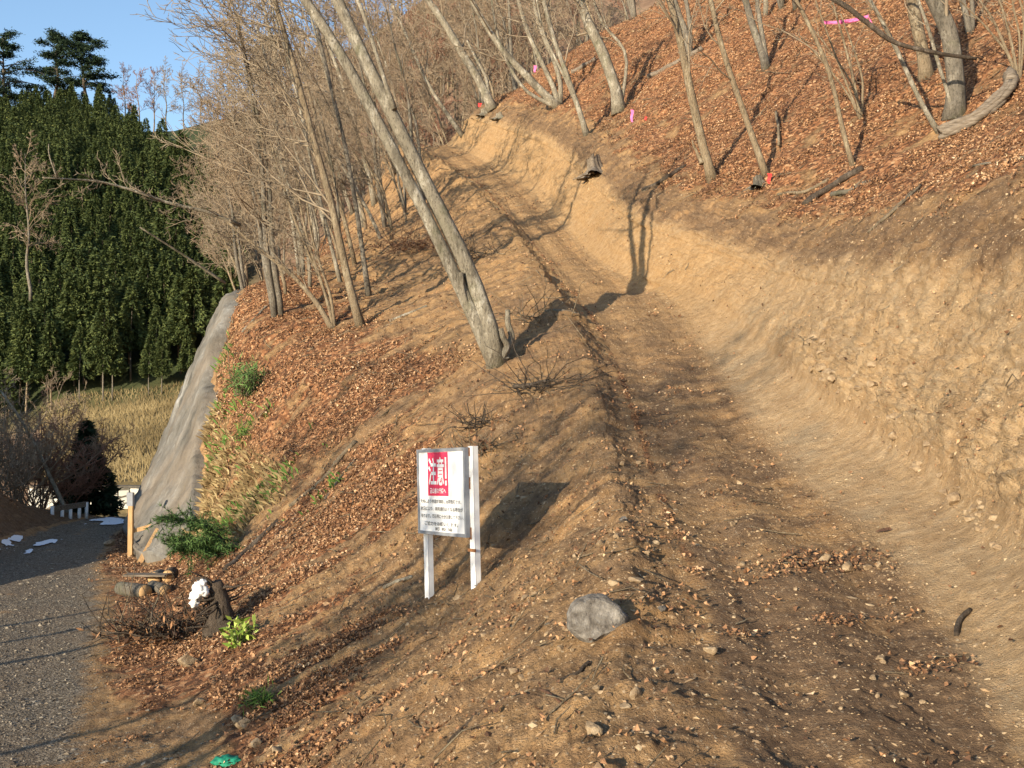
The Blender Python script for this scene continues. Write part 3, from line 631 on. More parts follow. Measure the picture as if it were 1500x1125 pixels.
tree('shrub', (1262, 172), [([(1240, 120), (1215, 60), (1195, 0)], 5, 3), ([(1250, 110), (1235, 60), (1222, 10)], 6, 4), ([(1265, 120), (1250, 70), (1232, 20)], 5, 3), ([(1252, 130), (1228, 90), (1190, 40)], 4, 2), ([(1245, 140), (1205, 90), (1170, 50)], 4, 2)], 'shrub of straight yellowish stems fanning up from one root on the leafy slope', mat='bark_tan', cat='shrub', counts=(3, 3, 2), ext=1)
tree('shrub', (1492, 115), [([(1470, 60), (1450, 20), (1430, -5)], 6, 4), ([(1482, 60), (1470, 20), (1462, -5)], 6, 4), ([(1500, 60), (1500, 20), (1492, -5)], 5, 4), ([(1480, 80), (1445, 40), (1410, 5)], 5, 3), ([(1495, 50), (1485, 20), (1482, -5)], 5, 3)], 'shrub of upright stems at the upper right corner above the weathered log', mat='bark_tan', cat='shrub', counts=(4, 4, 2), ext=1)
tree('bare_tree', (1422, 50), [([(1415, 30), (1408, 0)], 12, 9), ([(1425, 30), (1422, -5)], 9, 7)], 'short dark twin trunk between the thickest trunk and the right corner shrub', G_NEAR, mat='bark_grey', counts=(4, 4, 2))
for i, ((bx, by), pts) in enumerate((((500, 415), [(478, 330), (455, 240), (440, 160), (420, 80), (395, 0)]), ((520, 385), [(500, 300), (470, 200), (450, 120), (425, 40), (412, 0)]), ((532, 330), [(520, 260), (490, 150), (468, 70), (450, 0)]), ((505, 300), [(480, 210), (455, 130), (440, 60), (425, 0)]), ((600, 235), [(575, 150), (560, 100), (540, 40), (530, 0)]), ((440, 400), [(425, 300), (405, 200), (400, 120), (375, 40)]), ((560, 350), [(540, 310), (500, 240), (478, 200)]))):
    tree('bare_tree', (bx, by), [(pts, 7, 4)], ('slim tree in the row behind the slender olive trunk', 'slim tree in the row behind the slender olive trunk', 'slim tree in the row behind the slender olive trunk', 'slim tree in the row behind the slender olive trunk', 'slim tree in the row behind the slender olive trunk', 'slim tree in the row behind the slender olive trunk', 'slim tree in the row behind the slender olive trunk')[i], 'slim trees in the row behind the olive trunk', mat=('bark', 'bark_tan', 'bark')[i % 3], counts=(16, 8, 5), bias=(-1.3, 0, .15), seed=i, lens=(.42, .42, .42))
# ---------------- generic bare trees (shared meshes)
def proto(name, h, r, seed, bias, twig, mat, counts=(16, 8, 5), t0=.3, lean=(-.25, 0), nst=1, rm=.010):
    rs = np.random.default_rng(seed); root = empty(name); tr = MB(); cr = MB()
    for q in range(nst):
        l2 = (lean[0]+rs.normal()*.12*(nst > 1), lean[1]+rs.normal()*.12*(nst > 1)); hh = h*(1 if q == 0 else .75+.2*rs.random())
        t = np.linspace(0, 1, 14)[:, None]; p = np.hstack([l2[0]*hh*t**1.3, l2[1]*hh*t, hh*t-.15]); p = wob(p, h*.025, seed+q*3.3)
        rad = r*(1-.85*np.linspace(0, 1, 14)); tr.tube(p, rad, 7, rough=.1); grow(cr, p, rad, bias, 0, rs, counts, t0, (.36, .42, .42), (4, 3, 3), rmin=rm)
    tr.build('trunk', mat, root); cr.build('crown', twig, root); return root
PR = [proto('bare_tree', 9, .10, 101, (-.5, 0, .2), 'twig', 'bark'), proto('bare_tree', 8, .085, 102, (-.8, 0, .1), 'twig_far', 'bark_tan', lean=(-.4, 0)), proto('bare_tree', 10, .11, 103, (-.3, 0, .3), 'twig_far', 'bark_grey', nst=2), proto('bare_tree', 7, .06, 104, (-.9, 0, .1), 'twig', 'bark_tan', nst=3, lean=(-.45, 0), counts=(14, 7, 4))]
PF = [proto('bare_tree', 10, .13, 111, (0, 0, .3), 'twig_far', 'bark_grey', lean=(-.05, 0), rm=.022, counts=(18, 9, 5)), proto('bare_tree', 9, .12, 112, (0, 0, .3), 'twig_red', 'bark_tan', lean=(.05, 0), rm=.022, counts=(18, 9, 5)), proto('bare_tree', 11, .12, 113, (0, 0, .3), 'twig_far', 'bark_tan', lean=(-.1, 0), rm=.022, counts=(18, 9, 5))]
used = set()
def place(pr, loc, rz, sc, label, group, cat='tree'):
    if pr.name not in used: used.add(pr.name); o = pr
    else: o = copy_tree(pr)
    o.location = loc; o.rotation_euler = (0, 0, rz); o.scale = (sc, sc, sc); tag(o, label, cat, group); return o
rp_ = np.random.default_rng(5)
# slope below the trail, left of the big tree: thin leaning trees
spots = []
for k in range(34):
    y = 26+34*rp_.random()**.9; px = rp_.uniform(355, 575) if y > 30 else rp_.uniform(355, 470)
    if y > 36 and rp_.random() < .35: px = rp_.uniform(480, 620)
    spots.append((px, y))
for px, y in spots:
    p = at_y(px, y); pr = PR[int(rp_.integers(0, 4))]
    place(pr, p, rp_.uniform(-.5, .5), rp_.uniform(.55, .95)*(y/40)**.3, 'slim bare tree in the brushy thicket left of the trail', 'bare trees in the thicket left of the trail')
# along the top edge of the trail skyline
for k in range(20):
    px = rp_.uniform(590, 960); 
    y = rp_.uniform(59, 74); p = at_y(px, y); place(PR[int(rp_.integers(0, 3))], p, rp_.uniform(-.5, .5), rp_.uniform(.8, 1.3), 'slim bare tree along the skyline above the end of the trail', 'bare trees on the skyline above the trail')
for k in range(16):
    y = rp_.uniform(34, 56); px = rp_.uniform(930, 1560); x = (px-CX)/FPX*y; p = np.array([x, y, G(x, y)])
    if HY-(p[2]-EYE)/y*FPX > 30: continue
    place(PR[int(rp_.integers(0, 3))], p, rp_.uniform(-.5, .5), rp_.uniform(.8, 1.2), 'slim bare tree high on the leafy slope at upper right', 'bare trees high on the leafy slope')
# far hill deciduous wood
for q in range(70):
    y = rp_.uniform(78, 112); px = rp_.uniform(440, 800)
    place(PF[int(rp_.integers(0, 3))], ((px-CX)/FPX*y, y, hillz(px, y)), rp_.uniform(0, 6.28), rp_.uniform(.8, 1.2), 'brown leafless tree in the wood covering the hill behind', 'leafless trees of the hill wood behind')
k = 0
while k < 150:
    y = rp_.uniform(70, 148); px = rp_.uniform(300, 1050)
    if px < 300+90*rp_.random(): continue
    z_ = hillz(px, y); py = HY-(z_-EYE)/y*FPX; k += 1
    if py < -60 and rp_.random() < .8: continue
    place(PF[int(rp_.integers(0, 3))], ((px-CX)/FPX*y, y, z_), rp_.uniform(0, 6.28), rp_.uniform(.8, 1.25), 'brown leafless tree in the wood covering the hill behind', 'leafless trees of the hill wood behind')
for px, y in ((185, 151), (205, 149), (225, 152), (245, 149), (270, 150), (295, 151), (320, 149), (345, 150)):
    place(PF[1 if px < 235 else 0], ((px-CX)/FPX*(y-4), y-4, hillz(px, y-4)-.3), px, 1.0 if px < 260 else .85, 'leafless purplish tree on the ridge right of the dark pines', 'leafless trees on the ridge')
place(PF[0], ((45-CX)/FPX*70, 70, hillz(45, 70)+5.5), 1, 1.0, 'grey leafless tree standing out among the dark cedars at far left', None)
# bare trees beside the road behind and left of the viewer, whose shadows fall on the road and trail
for x, y in ((-10.8, -.6), (-11.6, 1.4), (-12.8, 4.2), (-9.9, .3), (-13.2, 8.0), (-3.0, -4.5), (-1.2, -7), (-12.4, 6.2)):
    place(PR[int(rp_.integers(0, 3))], (x, y, G(x, max(y, -25))-.1), rp_.uniform(0, 6), .9, 'bare tree beside the forest road', 'bare trees beside the near end of the road')
# ---------------- conifers
def conifer(name, h, Rr, n, seed, mat='cedar', bole=.14, tri=.34, droop=.35, flat=1.0, tiers=0, trunk='bark_dark', rad=.12, power=.8):
    rs = np.random.default_rng(seed); root = empty(name); tr = MB(); t = np.linspace(0, 1, 8)[:, None]; tr.tube(np.hstack([.1*np.sin(t*3+seed), t*0, h*.97*t-.2]), rad*(1.05-np.linspace(0, 1, 8)), 6)
    u = rs.random(n)**1.25; 
    if tiers: u = (np.floor(u*tiers)+.5+rs.normal(size=n)*.10)/tiers; u = np.clip(u, 0, 1)
    hh = h*(bole+(1-bole)*u); R_ = Rr*np.clip(1-u, .02, 1)**power*(.85+.3*np.sin(u*40+seed)*.3); a = rs.random(n)*6.283
    # branches: cluster azimuths
    nb = 90; bh = rs.random(nb); ba = rs.random(nb)*6.283; bl = .75+.4*rs.random(nb)
    bi = np.argmin(np.abs(bh[None]-u[:, None])*8+np.abs(np.angle(np.exp(1j*(ba[None]-a[:, None]))))*.6, axis=1); a = .35*a+.65*(a+np.angle(np.exp(1j*(ba[bi]-a)))); R_ = R_*bl[bi]
    rr = R_*rs.random(n)**.45
    c = np.stack([np.cos(a)*rr, np.sin(a)*rr, hh-droop*rr*(1-flat*.5)+rs.normal(size=n)*.08], -1)
    out = np.stack([np.cos(a), np.sin(a), -droop+0*a], -1)+rs.normal(size=(n, 3))*.45; out /= np.linalg.norm(out, axis=1)[:, None]
    sd_ = np.cross(out, rs.normal(size=(n, 3))); sd_ /= np.linalg.norm(sd_, axis=1)[:, None]; L_ = tri*(.6+.8*rs.random((n, 1)))
    V = np.stack([c-sd_*L_*.26, c+sd_*L_*.26, c+out*L_], 1).reshape(-1, 3)
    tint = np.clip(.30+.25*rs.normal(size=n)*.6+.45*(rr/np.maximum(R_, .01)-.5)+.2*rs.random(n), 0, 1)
    tr.build('trunk', trunk, root); npmesh('crown', V, np.arange(3*n).reshape(n, 3), mat, root, dict(tint=np.repeat(tint, 3)), smooth=False); return root
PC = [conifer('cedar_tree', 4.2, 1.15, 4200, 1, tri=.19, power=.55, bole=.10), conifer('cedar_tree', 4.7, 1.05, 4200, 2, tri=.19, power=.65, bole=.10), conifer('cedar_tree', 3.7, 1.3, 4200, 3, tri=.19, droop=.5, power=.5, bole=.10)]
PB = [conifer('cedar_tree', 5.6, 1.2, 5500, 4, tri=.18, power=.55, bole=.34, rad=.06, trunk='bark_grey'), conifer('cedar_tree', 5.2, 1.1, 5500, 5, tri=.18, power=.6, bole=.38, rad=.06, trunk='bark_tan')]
cnt = 0; rc = np.random.default_rng(11); mass = []
crown0 = []
for pr in PC:
    me = [c for c in pr.children if c.name.startswith('crown')][0].data; v = np.empty(len(me.vertices)*3, np.float32); me.vertices.foreach_get('co', v); tn = np.empty(len(me.vertices), np.float32); me.attributes['tint'].data.foreach_get('value', tn); crown0.append((v.reshape(-1, 9)[::2], tn.reshape(-1, 3)[::2]))
for row, y in enumerate(np.concatenate([[65.5, 67.5, 69.5, 71.5], np.arange(73.5, 152, 2.4)])):
    step = 1.45*FPX/y*(1 if y < 75 else 1.1)
    for px in np.arange(-60, 345, step):
        px2 = px+rc.uniform(-.5, .5)*step; y2 = y+rc.uniform(-1.5, 1.5)*(y > 70)
        if y > 75 and rc.random() < .06: continue
        lim = 335-135*sstep(95, 146, y)
        if px2 > lim+rc.uniform(-30, 30): continue
        sc = rc.uniform(.65, 1.35); loc = np.array([(px2-CX)/FPX*y2, y2, hillz(px2, y2)-.2])
        if cnt < 296:
            cnt += 1
            o = place((PB if y < 72 else PC)[int(rc.integers(0, 2 if y < 72 else 3))], loc, rc.uniform(0, 6.28), sc,
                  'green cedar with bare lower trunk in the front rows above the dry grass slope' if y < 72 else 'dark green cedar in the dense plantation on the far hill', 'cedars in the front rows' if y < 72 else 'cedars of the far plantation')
        else:
            v, tn = crown0[int(rc.integers(0, 3))]; a = rc.uniform(0, 6.28); q = v.reshape(-1, 3)*sc; ca, sa_ = math.cos(a), math.sin(a)
            mass.append((np.stack([q[:, 0]*ca-q[:, 1]*sa_, q[:, 0]*sa_+q[:, 1]*ca, q[:, 2]], -1)*np.array([1.0, 1, 1])+loc, tn.ravel()))
if mass:
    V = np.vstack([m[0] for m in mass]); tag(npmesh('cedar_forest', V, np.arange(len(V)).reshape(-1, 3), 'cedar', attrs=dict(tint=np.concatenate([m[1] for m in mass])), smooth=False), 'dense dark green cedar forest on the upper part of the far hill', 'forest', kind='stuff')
print('mass', len(mass))
# skyline pines
def tier_pine(px, y, h, wd, seed, lab, t0=.35, lean=0):
    rs = np.random.default_rng(seed); root = empty('pine_tree', ((px-CX)/FPX*y, y, hillz(px, y)-.5), label=lab, cat='tree'); tr = MB(); t = np.linspace(0, 1, 10)[:, None]
    p = wob(np.hstack([lean*h*t, 0*t, h*t]), .4, seed); tr.tube(p, .34*(1.05-t[:, 0]), 7); C = []
    for k in range(34):
        f = t0+(1-t0)*k/34; z0 = p[int(f*9)]*(1-(f*9 % 1))+p[min(9, int(f*9)+1)]*(f*9 % 1); a = rs.random()*6.283; L_ = wd*(.45+.6*rs.random())*(1-.65*((f-t0)/(1-t0))**1.6)
        d = np.array([math.cos(a), math.sin(a), .10+.15*rs.random()]); q = z0+np.linspace(0, 1, 5)[:, None]*d*L_; q[:, 2] += .12*L_*np.sin(np.linspace(0, 3, 5)); tr.tube(q, np.linspace(.09, .03, 5), 4, cap=False)
        for j in range(10):
            c = q[0]*(1-(w0 := .25+.8*rs.random()))+q[-1]*w0; C.append(c+rs.normal(size=(26, 3))*[.42, .42, .13])
    C = np.vstack(C); n = len(C); D = rs.normal(size=(n, 3))*[1, 1, .5]; D /= np.linalg.norm(D, axis=1)[:, None]; q = np.cross(D, rs.normal(size=(n, 3))); q /= np.linalg.norm(q, axis=1)[:, None]
    V = np.stack([C-q*.07, C+q*.07, C+D*.42], 1).reshape(-1, 3); tr.build('trunk', 'bark_dark', root); npmesh('crown', V, np.arange(3*n).reshape(n, 3), 'pine_dark', root, dict(tint=np.repeat(rs.random(n), 3)), smooth=False)
tier_pine(2, 146, 13.5, 6.5, 31, 'dark pine on the skyline at the left picture edge', .3)
tier_pine(83, 147, 13, 4.6, 32, 'dark spreading pine on the skyline, left one of the touching pair')
tier_pine(124, 147, 13, 4.6, 37, 'dark spreading pine on the skyline, right one of the touching pair', .4)
tier_pine(395, 146, 11, 3.2, 34, 'dark pine on the ridge behind the bare branches')
c1 = conifer('small_conifer', 3.3, 1.35, 6000, 41, 'pine_dark', .02, .22, .2); c1.location = ((128-CX)/FPX*37, 37, -.3); tag(c1, 'small dark conifer at the far end of the road beside the stone wall', 'tree')
# golden grass on the far bank
M['field_grass'] = mat_leaf('field_grass', [(0, (.10, .075, .035)), (.5, (.20, .15, .07)), (1, (.34, .265, .135))])
n = 16000; yy = 46.3+20*rng.random(n)**.8; pp = rng.uniform(60, 420, n); jj = np.clip(np.searchsorted(hy, yy), 0, len(hy)-1)
jj = np.maximum(jj, 1); g_ = (yy-hy[jj-1])/(hy[jj]-hy[jj-1]); zz = np.array([np.interp(a, PXH[j-1], Ph[j-1, :, 2])*(1-g)+np.interp(a, PXH[j], Ph[j, :, 2])*g for a, j, g in zip(pp, jj, g_)]); b0 = np.stack([(pp-CX)/FPX*yy, yy, zz], -1)
up = np.array([[-.1, -.15, .9]])+rng.normal(size=(n, 3))*.3; H = .24*(.4+1.1*rng.random((n, 1))); V = np.stack([b0-[.03, 0, 0], b0+[.03, 0, 0], b0+up*H], 1).reshape(-1, 3)
tag(npmesh('tall_dry_grass', V, np.arange(3*n).reshape(n, 3), 'field_grass', attrs=dict(tint=np.repeat(np.clip(.6*rng.random(n)+.1+.7*fbm(b0*.35, 4, 95), 0, 1), 3)), smooth=False), 'golden dry grass covering the bank below the cedars', 'grass', kind='stuff')
# ---------------- roadside thicket at far left
def thicket(px, y, z_, h, seed, twig, label, nst=9, sp=.5):
    rs = np.random.default_rng(seed); root = empty('bare_shrub', ((px-CX)/FPX*y, y, z_), label=label, cat='shrub'); st = MB(); cr = MB()
    for q in range(nst):
        d = np.array([rs.normal()*sp, rs.normal()*sp*.6, 1]); d /= np.linalg.norm(d); p = np.linspace(0, 1, 7)[:, None]*d*h*(.6+.5*rs.random()); p = wob(p, .15, seed+q); r_ = np.linspace(.03, .012, 7)
        st.tube(p, r_, 4); grow(cr, p, r_, (0, 0, .2), 0, rs, (9, 6, 4), .2, (.4, .45, .45), (3, 3, 3), rmin=.009)
    st.build('stems', twig, root); cr.build('twigs', twig, root)
for i, (px, y, z_, h, tw, lab) in enumerate(((20, 33, -.2, 4.2, 'twig_far', 'tall grey brown bare shrub at the left edge beyond the bank'), (60, 34, -.2, 3.6, 'twig_red', 'reddish bare shrub behind the white guardrail'), (95, 36, -.3, 3.2, 'twig_red', 'low reddish bare shrub left of the small dark conifer'), (-20, 30, .2, 3.8, 'twig_far', 'brown bare shrub partly outside the left picture edge'), (45, 38, -.5, 5, 'twig_far', 'pale bare shrub behind the reddish ones'))):
    thicket(px, y, z_, h, 200+i, tw, lab, nst=12)
tree('leaning_dead_tree', (103, 755), [([(80, 715), (60, 670), (45, 640), (22, 600), (2, 572)], 8, 4)], 'leaning grey dead trunk rising behind the white guardrail', base=W(103, 752, 33), counts=(6, 4, 2), ext=0, bias=(0, 0, .3), cat='tree')
exec_marker = 0
# ================================================================ shotcrete slope (wall)
def shotcrete():
    nv, nu = 150, 90; v = np.linspace(20.9, 36, nv); U = np.linspace(0, 1, nu)
    yg = np.repeat(v[:, None], nu, 1); sb = np.interp(v, [20.9, 21.6, 22, 23.5, 25, 27, 28.5, 30, 36], [4.9, 5.1, 5.25, 5.55, 5.8, 6.15, 6.6, 7.0, 7.0]); sa = np.interp(v, [20.9, 21.5, 22], [4.25, 3.92, 3.85])
    sb = sb+.16*fbm(np.stack([v*.9, v*0, v*0], -1), 4, 309)
    sg = sa[:, None]+(sb-sa)[:, None]*U[None]
    p = Psm(sg, yg); nn = normals(p); f = 1-np.exp(-6*np.minimum(U, 1-U))[None]*1.0; 
    edge = .16*(1-np.minimum(1, np.minimum(np.minimum(U, 1-U)[None]*14, (v-20.9)[:, None]*2.0)))
    st_ = np.stack([p[..., 0]*1.4, p[..., 1]*1.2, p[..., 2]*.5], -1)
    d = .20+.10*fbm(st_*1.3, 4, 301)+.05*fbm(p*4, 4, 303)+.02*fbm(p*14, 3, 304)+.06*(1-np.abs(fbm(st_*2.2, 3, 307))*2)-edge*2.3+.10*np.maximum(0, fbm(st_*.8, 2, 305))
    p = p+nn*d[..., None]; p[..., 2] += EYE; i = np.arange(nv*nu).reshape(nv, nu)
    root = empty('shotcrete_wall', tuple(p[0, 0]), label='grey sprayed concrete slope covering the steep cutting beside the road', cat='concrete wall'); o = np.array(root.location)
    back = p-nn*.5
    V = np.vstack([(p-o).reshape(-1, 3), (back-o).reshape(-1, 3)]); n0 = nv*nu
    F = [np.stack([i[:-1, :-1], i[:-1, 1:], i[1:, 1:], i[1:, :-1]], -1).reshape(-1, 4)]
    for e in (i[0], i[-1], i[:, 0], i[:, -1]): F.append(np.stack([e[:-1], e[1:], e[1:]+n0, e[:-1]+n0], -1))
    npmesh('concrete_face', V, np.vstack(F), 'shotcrete', root)
    # thick rounded lip along the upper edge
    mb = MB(); lip = resample((p-o)[20:, -1], 60)+nn[20, -1]*.02; mb.tube(wob(lip, .12, 3), .09, 7, rough=.3); mb.build('edge_lip', 'shotcrete', root)
    return p
SC = shotcrete()
# ================================================================ small builders
def rock(px, py, size, label, mat='rock_tan', seed=0, group=None, flat=.7, cat='rock', ratio=1.0, sink=.25, name='stone', hmin=.5):
    p = hit(px, py); r = size/1500*p[1]/2; nn = nrm(p)
    import bmesh
    bm = bmesh.new(); bmesh.ops.create_icosphere(bm, subdivisions=4, radius=1); V = np.array([v.co[:] for v in bm.verts]); F = np.array([[v.index for v in f.verts] for f in bm.faces]); bm.free()
    rs = np.random.default_rng(seed+int(px)); 
    for k in range(11):                                       # facets: clip by random planes
        d = rs.normal(size=3); d /= np.linalg.norm(d); h = hmin+.32*rs.random(); t = V@d; V = V-np.maximum(t-h, 0)[:, None]*d[None]*.97
    V = V*(1+.10*fbm(V*2.2+px, 4, seed)[:, None]-.06*np.abs(fbm(V*3.3+px, 3, seed+5))[:, None])*np.array([ratio, .8, flat])
    root = npmesh(name, V*r, F, mat, smooth=False); root.location = p+nn*r*flat*(.5-sink)+np.array([0, 0, r*.15]); root.rotation_euler = (rs.uniform(-.3, .3), rs.uniform(-.3, .3), rs.uniform(0, 6.28) if ratio == 1 else rs.uniform(-.3, .3))
    tag(root, label, cat, group); return root
rock(877, 925, 84, 'large grey angular boulder lodged in the soil below the trail edge', 'rock', 1, flat=.9, name='boulder', sink=.1, ratio=1.08, hmin=.66)
rock(908, 912, 30, 'small grey stone touching the right side of the large boulder', 'rock', 2)
rock(277, 975, 42, 'flat tan rock beside the upturned root clump near the road', seed=3, flat=.6)
rock(294, 1030, 24, 'rounded tan stone between flat rock and the two blocky stones', seed=4)
rock(357, 1067, 28, 'blocky pale stone in the lower left, front one of the touching pair', seed=5)
rock(346, 1058, 26, 'tan stone right behind the blocky pale stone in the lower left', seed=6)
rock(376, 1090, 22, 'small stone just right of the blocky pale pair', seed=7)
rock(405, 1100, 26, 'flat stone right of the green cloth at the bottom edge', seed=8, flat=.4)
rock(160, 797, 20, 'pale stone at the right verge of the road near the wooden post', seed=9, flat=.6)
rock(1242, 835, 34, 'longish pale stone on the trail, left one of the row by the loose soil', seed=10, flat=.55)
rock(1272, 832, 18, 'small pale stone right next to the longish one on the trail', seed=11)
rock(1287, 829, 14, 'smallest stone at the right end of the row on the trail', seed=12)
rock(1208, 822, 24, 'rounded pale stone on the trail left of the stone row', seed=13)
rock(1269, 798, 14, 'small pale stone at the edge of the loose soil left of the red leaf', seed=14)
rock(1290, 967, 18, 'pale stone in the dark soil of the trail near the purple stick', seed=15)
rock(1322, 1020, 20, 'pale stone lowest in the dark soil of the trail at right', seed=16)
rock(1040, 957, 26, 'square tan stone at the trail edge right of the boulder', seed=17)
rock(968, 893, 15, 'small grey stone above the trail edge right of the boulder', 'rock', seed=18)
rock(932, 1022, 24, 'upright tan stone in the bare soil below the boulder', seed=19, flat=1)
rock(917, 1038, 22, 'pale flat stone touching the upright tan stone', seed=20, flat=.4)
rock(870, 1072, 34, 'crumbly tan soil clod near the bottom centre edge', seed=21)
rock(753, 986, 20, 'grey tan stone in the bare soil left of the boulder', seed=22)
rock(900, 856, 20, 'tan triangular stone just above the boulder', seed=23)
rock(932, 852, 26, 'flat tan stone above and right of the boulder', seed=24, flat=.4)
rock(912, 763, 16, 'grey stone on the crest of the soil bank right of the sign shadow', 'rock', seed=25)
rock(1440, 535, 26, 'pale oblong stone jutting from the cut bank at right', seed=26, flat=1.2, sink=0)
rock(1215, 550, 26, 'pale stone where the cut bank meets the loose soil', seed=27)
rock(1400, 735, 30, 'pale stone fallen to the foot of the cut bank', seed=28)
rock(1310, 640, 24, 'pale stone in the crumbling foot of the cut bank', seed=29)
rs_ = np.random.default_rng(77)
for k in range(60):                                           # embedded pale stones of the cut bank
    px = rs_.uniform(1180, 1500); py = np.interp(px, [1180, 1300, 1400, 1500], [545, 645, 745, 830])-abs(rs_.normal())*45+8
    rock(px, py, rs_.uniform(7, 21), 'pale stone embedded in the crumbling foot of the cut bank', seed=300+k, group='stones in the foot of the cut bank', sink=.4)
for k in range(36):
    px = rs_.uniform(640, 960); py = rs_.uniform(780, 1080)
    rock(px, py, rs_.uniform(7, 16), 'small tan stone lying on the bare soil slope around the boulder', seed=400+k, group='small stones on the soil slope', sink=.4)
for k in range(34):
    py = rs_.uniform(640, 1080); px = np.interp(py, [640, 900, 1100], [1040, 1200, 1300])+rs_.normal()*90
    rock(px, py, rs_.uniform(6, 14), 'small pale stone lying on the trail', seed=500+k, group='small stones on the trail', sink=.4)
# ---------------- warning sign
sx, sy = hit(660, 879)[:2]; a0 = W(621, 880, 10.95); a1 = W(688, 877, 10.15)
dirv = (a1-a0)[:2]; rz = math.atan2(dirv[1], dirv[0]); sp_ = float(np.linalg.norm(dirv)); mid = (a0+a1)/2
sg = empty('warning_sign', (mid[0], mid[1], mid[2]), rz, label='white warning sign with red panel on two white posts in the slope', cat='sign')
sg.rotation_euler = (0, R(-2.6), rz)
zb_, zt = .66, 1.56                                          # board
bw = 1.02; x0, x1 = -bw/2-.04, bw/2-.04
def lposts(xc, zlow, nm):
    mb = MB(); mb.box(xc-.045, xc+.045, .035, .041, zlow, zt+.01); mb.box(xc+.037, xc+.043, .042, .10, zlow, zt+.01); mb.box(xc-.043, xc-.037, .042, .075, zlow, zt+.01)
    o = mb.build('post', 'white', sg, smooth=False); return o
pl = lposts(-sp_/2, -.6, 'l'); pr2 = lposts(sp_/2+.02, -.6, 'r')
mb = MB(); mb.box(x0+.03, x1-.03, -.006, .022, zb_+.03, zt-.03); bo = mb.build('panel', 'panel', sg, smooth=False)
mb = MB(); fw = .034
mb.box(x0, x1, -.016, .032, zt-fw, zt); mb.box(x0, x1, -.016, .032, zb_, zb_+fw); mb.box(x0, x0+fw, -.015, .031, zb_+fw, zt-fw); mb.box(x1-fw, x1, -.015, .031, zb_+fw, zt-fw); mb.build('frame', 'alu', sg, smooth=False)
for xx, z1, z2 in ((x1-.008, zb_-.02, zb_+.10), (x1-.006, zt-.09, zt-.005), (x1-.010, zt-.42, zt-.30)):
    mb = MB(); mb.box(xx-.02, xx+.03, .033, .048, z1, z2); mb.build('rusty_bracket', 'rust', sg, smooth=False)
mb = MB(); mb.box(sp_/2-.05, sp_/2+.09, .022, .034, zb_-.14, zb_-.11); mb.build('rusty_band', 'rust', sg, smooth=False)
cx_ = (x0+x1)/2-.06; pw = .43; px0 = cx_-pw/2; px1 = cx_+pw/2; pz1 = zt-fw-.004; pz0 = pz1-.455
mb = MB(); mb.box(px0, px1, -.010, -.0065, pz0, pz1); mb.build('red_panel', 'red_ink', sg, smooth=False)
def text(body, x, z_, w_, h_, mat, name='lettering', bold=0.0):
    cu = bpy.data.curves.new(name, 'FONT'); cu.body = body; cu.size = 1; cu.offset = bold; cu.resolution_u = 3; cu.extrude = .0
    tmp = bpy.data.objects.new(name, cu); COL.objects.link(tmp); bpy.context.view_layer.update()
    me = bpy.data.meshes.new_from_object(tmp.evaluated_get(bpy.context.evaluated_depsgraph_get())); bpy.data.objects.remove(tmp)
    n = len(me.vertices); co = np.empty(n*3, np.float32); me.vertices.foreach_get('co', co); co = co.reshape(-1, 3); lo = co.min(0); hi = co.max(0)
    q = np.zeros_like(co); q[:, 0] = x+(co[:, 0]-lo[0])/(hi[0]-lo[0])*w_; q[:, 2] = z_+(co[:, 1]-lo[1])/(hi[1]-lo[1])*h_; q[:, 1] = -.0125
    me.vertices.foreach_set('co', q.ravel()); me.materials.clear(); me.materials.append(M[mat]); me.update()
    ob = bpy.data.objects.new(name, me); return link(ob, sg)
text('注', px0+.02, pz1-.345, .17, .29, 'panel', bold=.022); text('意', px0+.20, pz1-.345, .155, .295, 'panel', bold=.018)
mb = MB(); mb.box(px0+.375, px0+.405, -.0125, -.0105, pz1-.275, pz1-.055); mb.box(px0+.375, px0+.405, -.0125, -.0105, pz1-.345, pz1-.295); mb.build('lettering', 'panel', sg, smooth=False)
text('登山者の皆様へ', px0+.045, pz1-.43, .34, .058, 'panel', bold=.02)
for i, (b_, xa, xb) in enumerate((('天候により林道が凍結し大変危険です、', .03, .94), ('状況により、車両通行止となる場合が', .03, .97), ('有ります。落石等に十分注意して下さい、', .04, .98), ('ご協力をお願いします。', .12, .86))):
    ww = (bw-.07); text(b_, x0+.035+ww*xa, pz0-.078-i*.078, ww*(xb-xa), .043, 'ink', bold=.012)
text('◯ ◯ 町 役 場'.replace('◯ ', ''), x0+.38, zb_+.045, .36, .038, 'ink', bold=.01)
# ---------------- wooden post with brace, leaning plank
b = hit(191, 815); y = b[1]; root = empty('wooden_post', b, label='upright square wooden post with a short rail and pale top by the shotcrete', cat='post'); o = b
mb = MB(); mb.beam((0, 0, -.3), (.02, 0, (815-722)/1500*y), .10, .10, up=(0, 1, 0)); mb.build('post', 'wood', root, smooth=False)
mb = MB(); mb.box(-.062, .070, -.058, .058, (815-740)/1500*y, (815-721)/1500*y+.01); mb.build('metal_cap', 'alu', root, smooth=False)
mb = MB(); mb.beam((.05, .06, (815-777)/1500*y), (.50, .10, (815-769)/1500*y), .05, .09); mb.build('rail', 'wood', root, smooth=False)
b = hit(203, 825); mb = MB(); e = W(232, 775, b[1]+.55)-b; mb.beam((0, 0, -.03), e, .11, .035, up=(0, 1, .3)); pk = mb.build('plank', 'wood', smooth=False); pk.location = b; tag(pk, 'orange tan plank leaning on the foot of the shotcrete', 'plank')
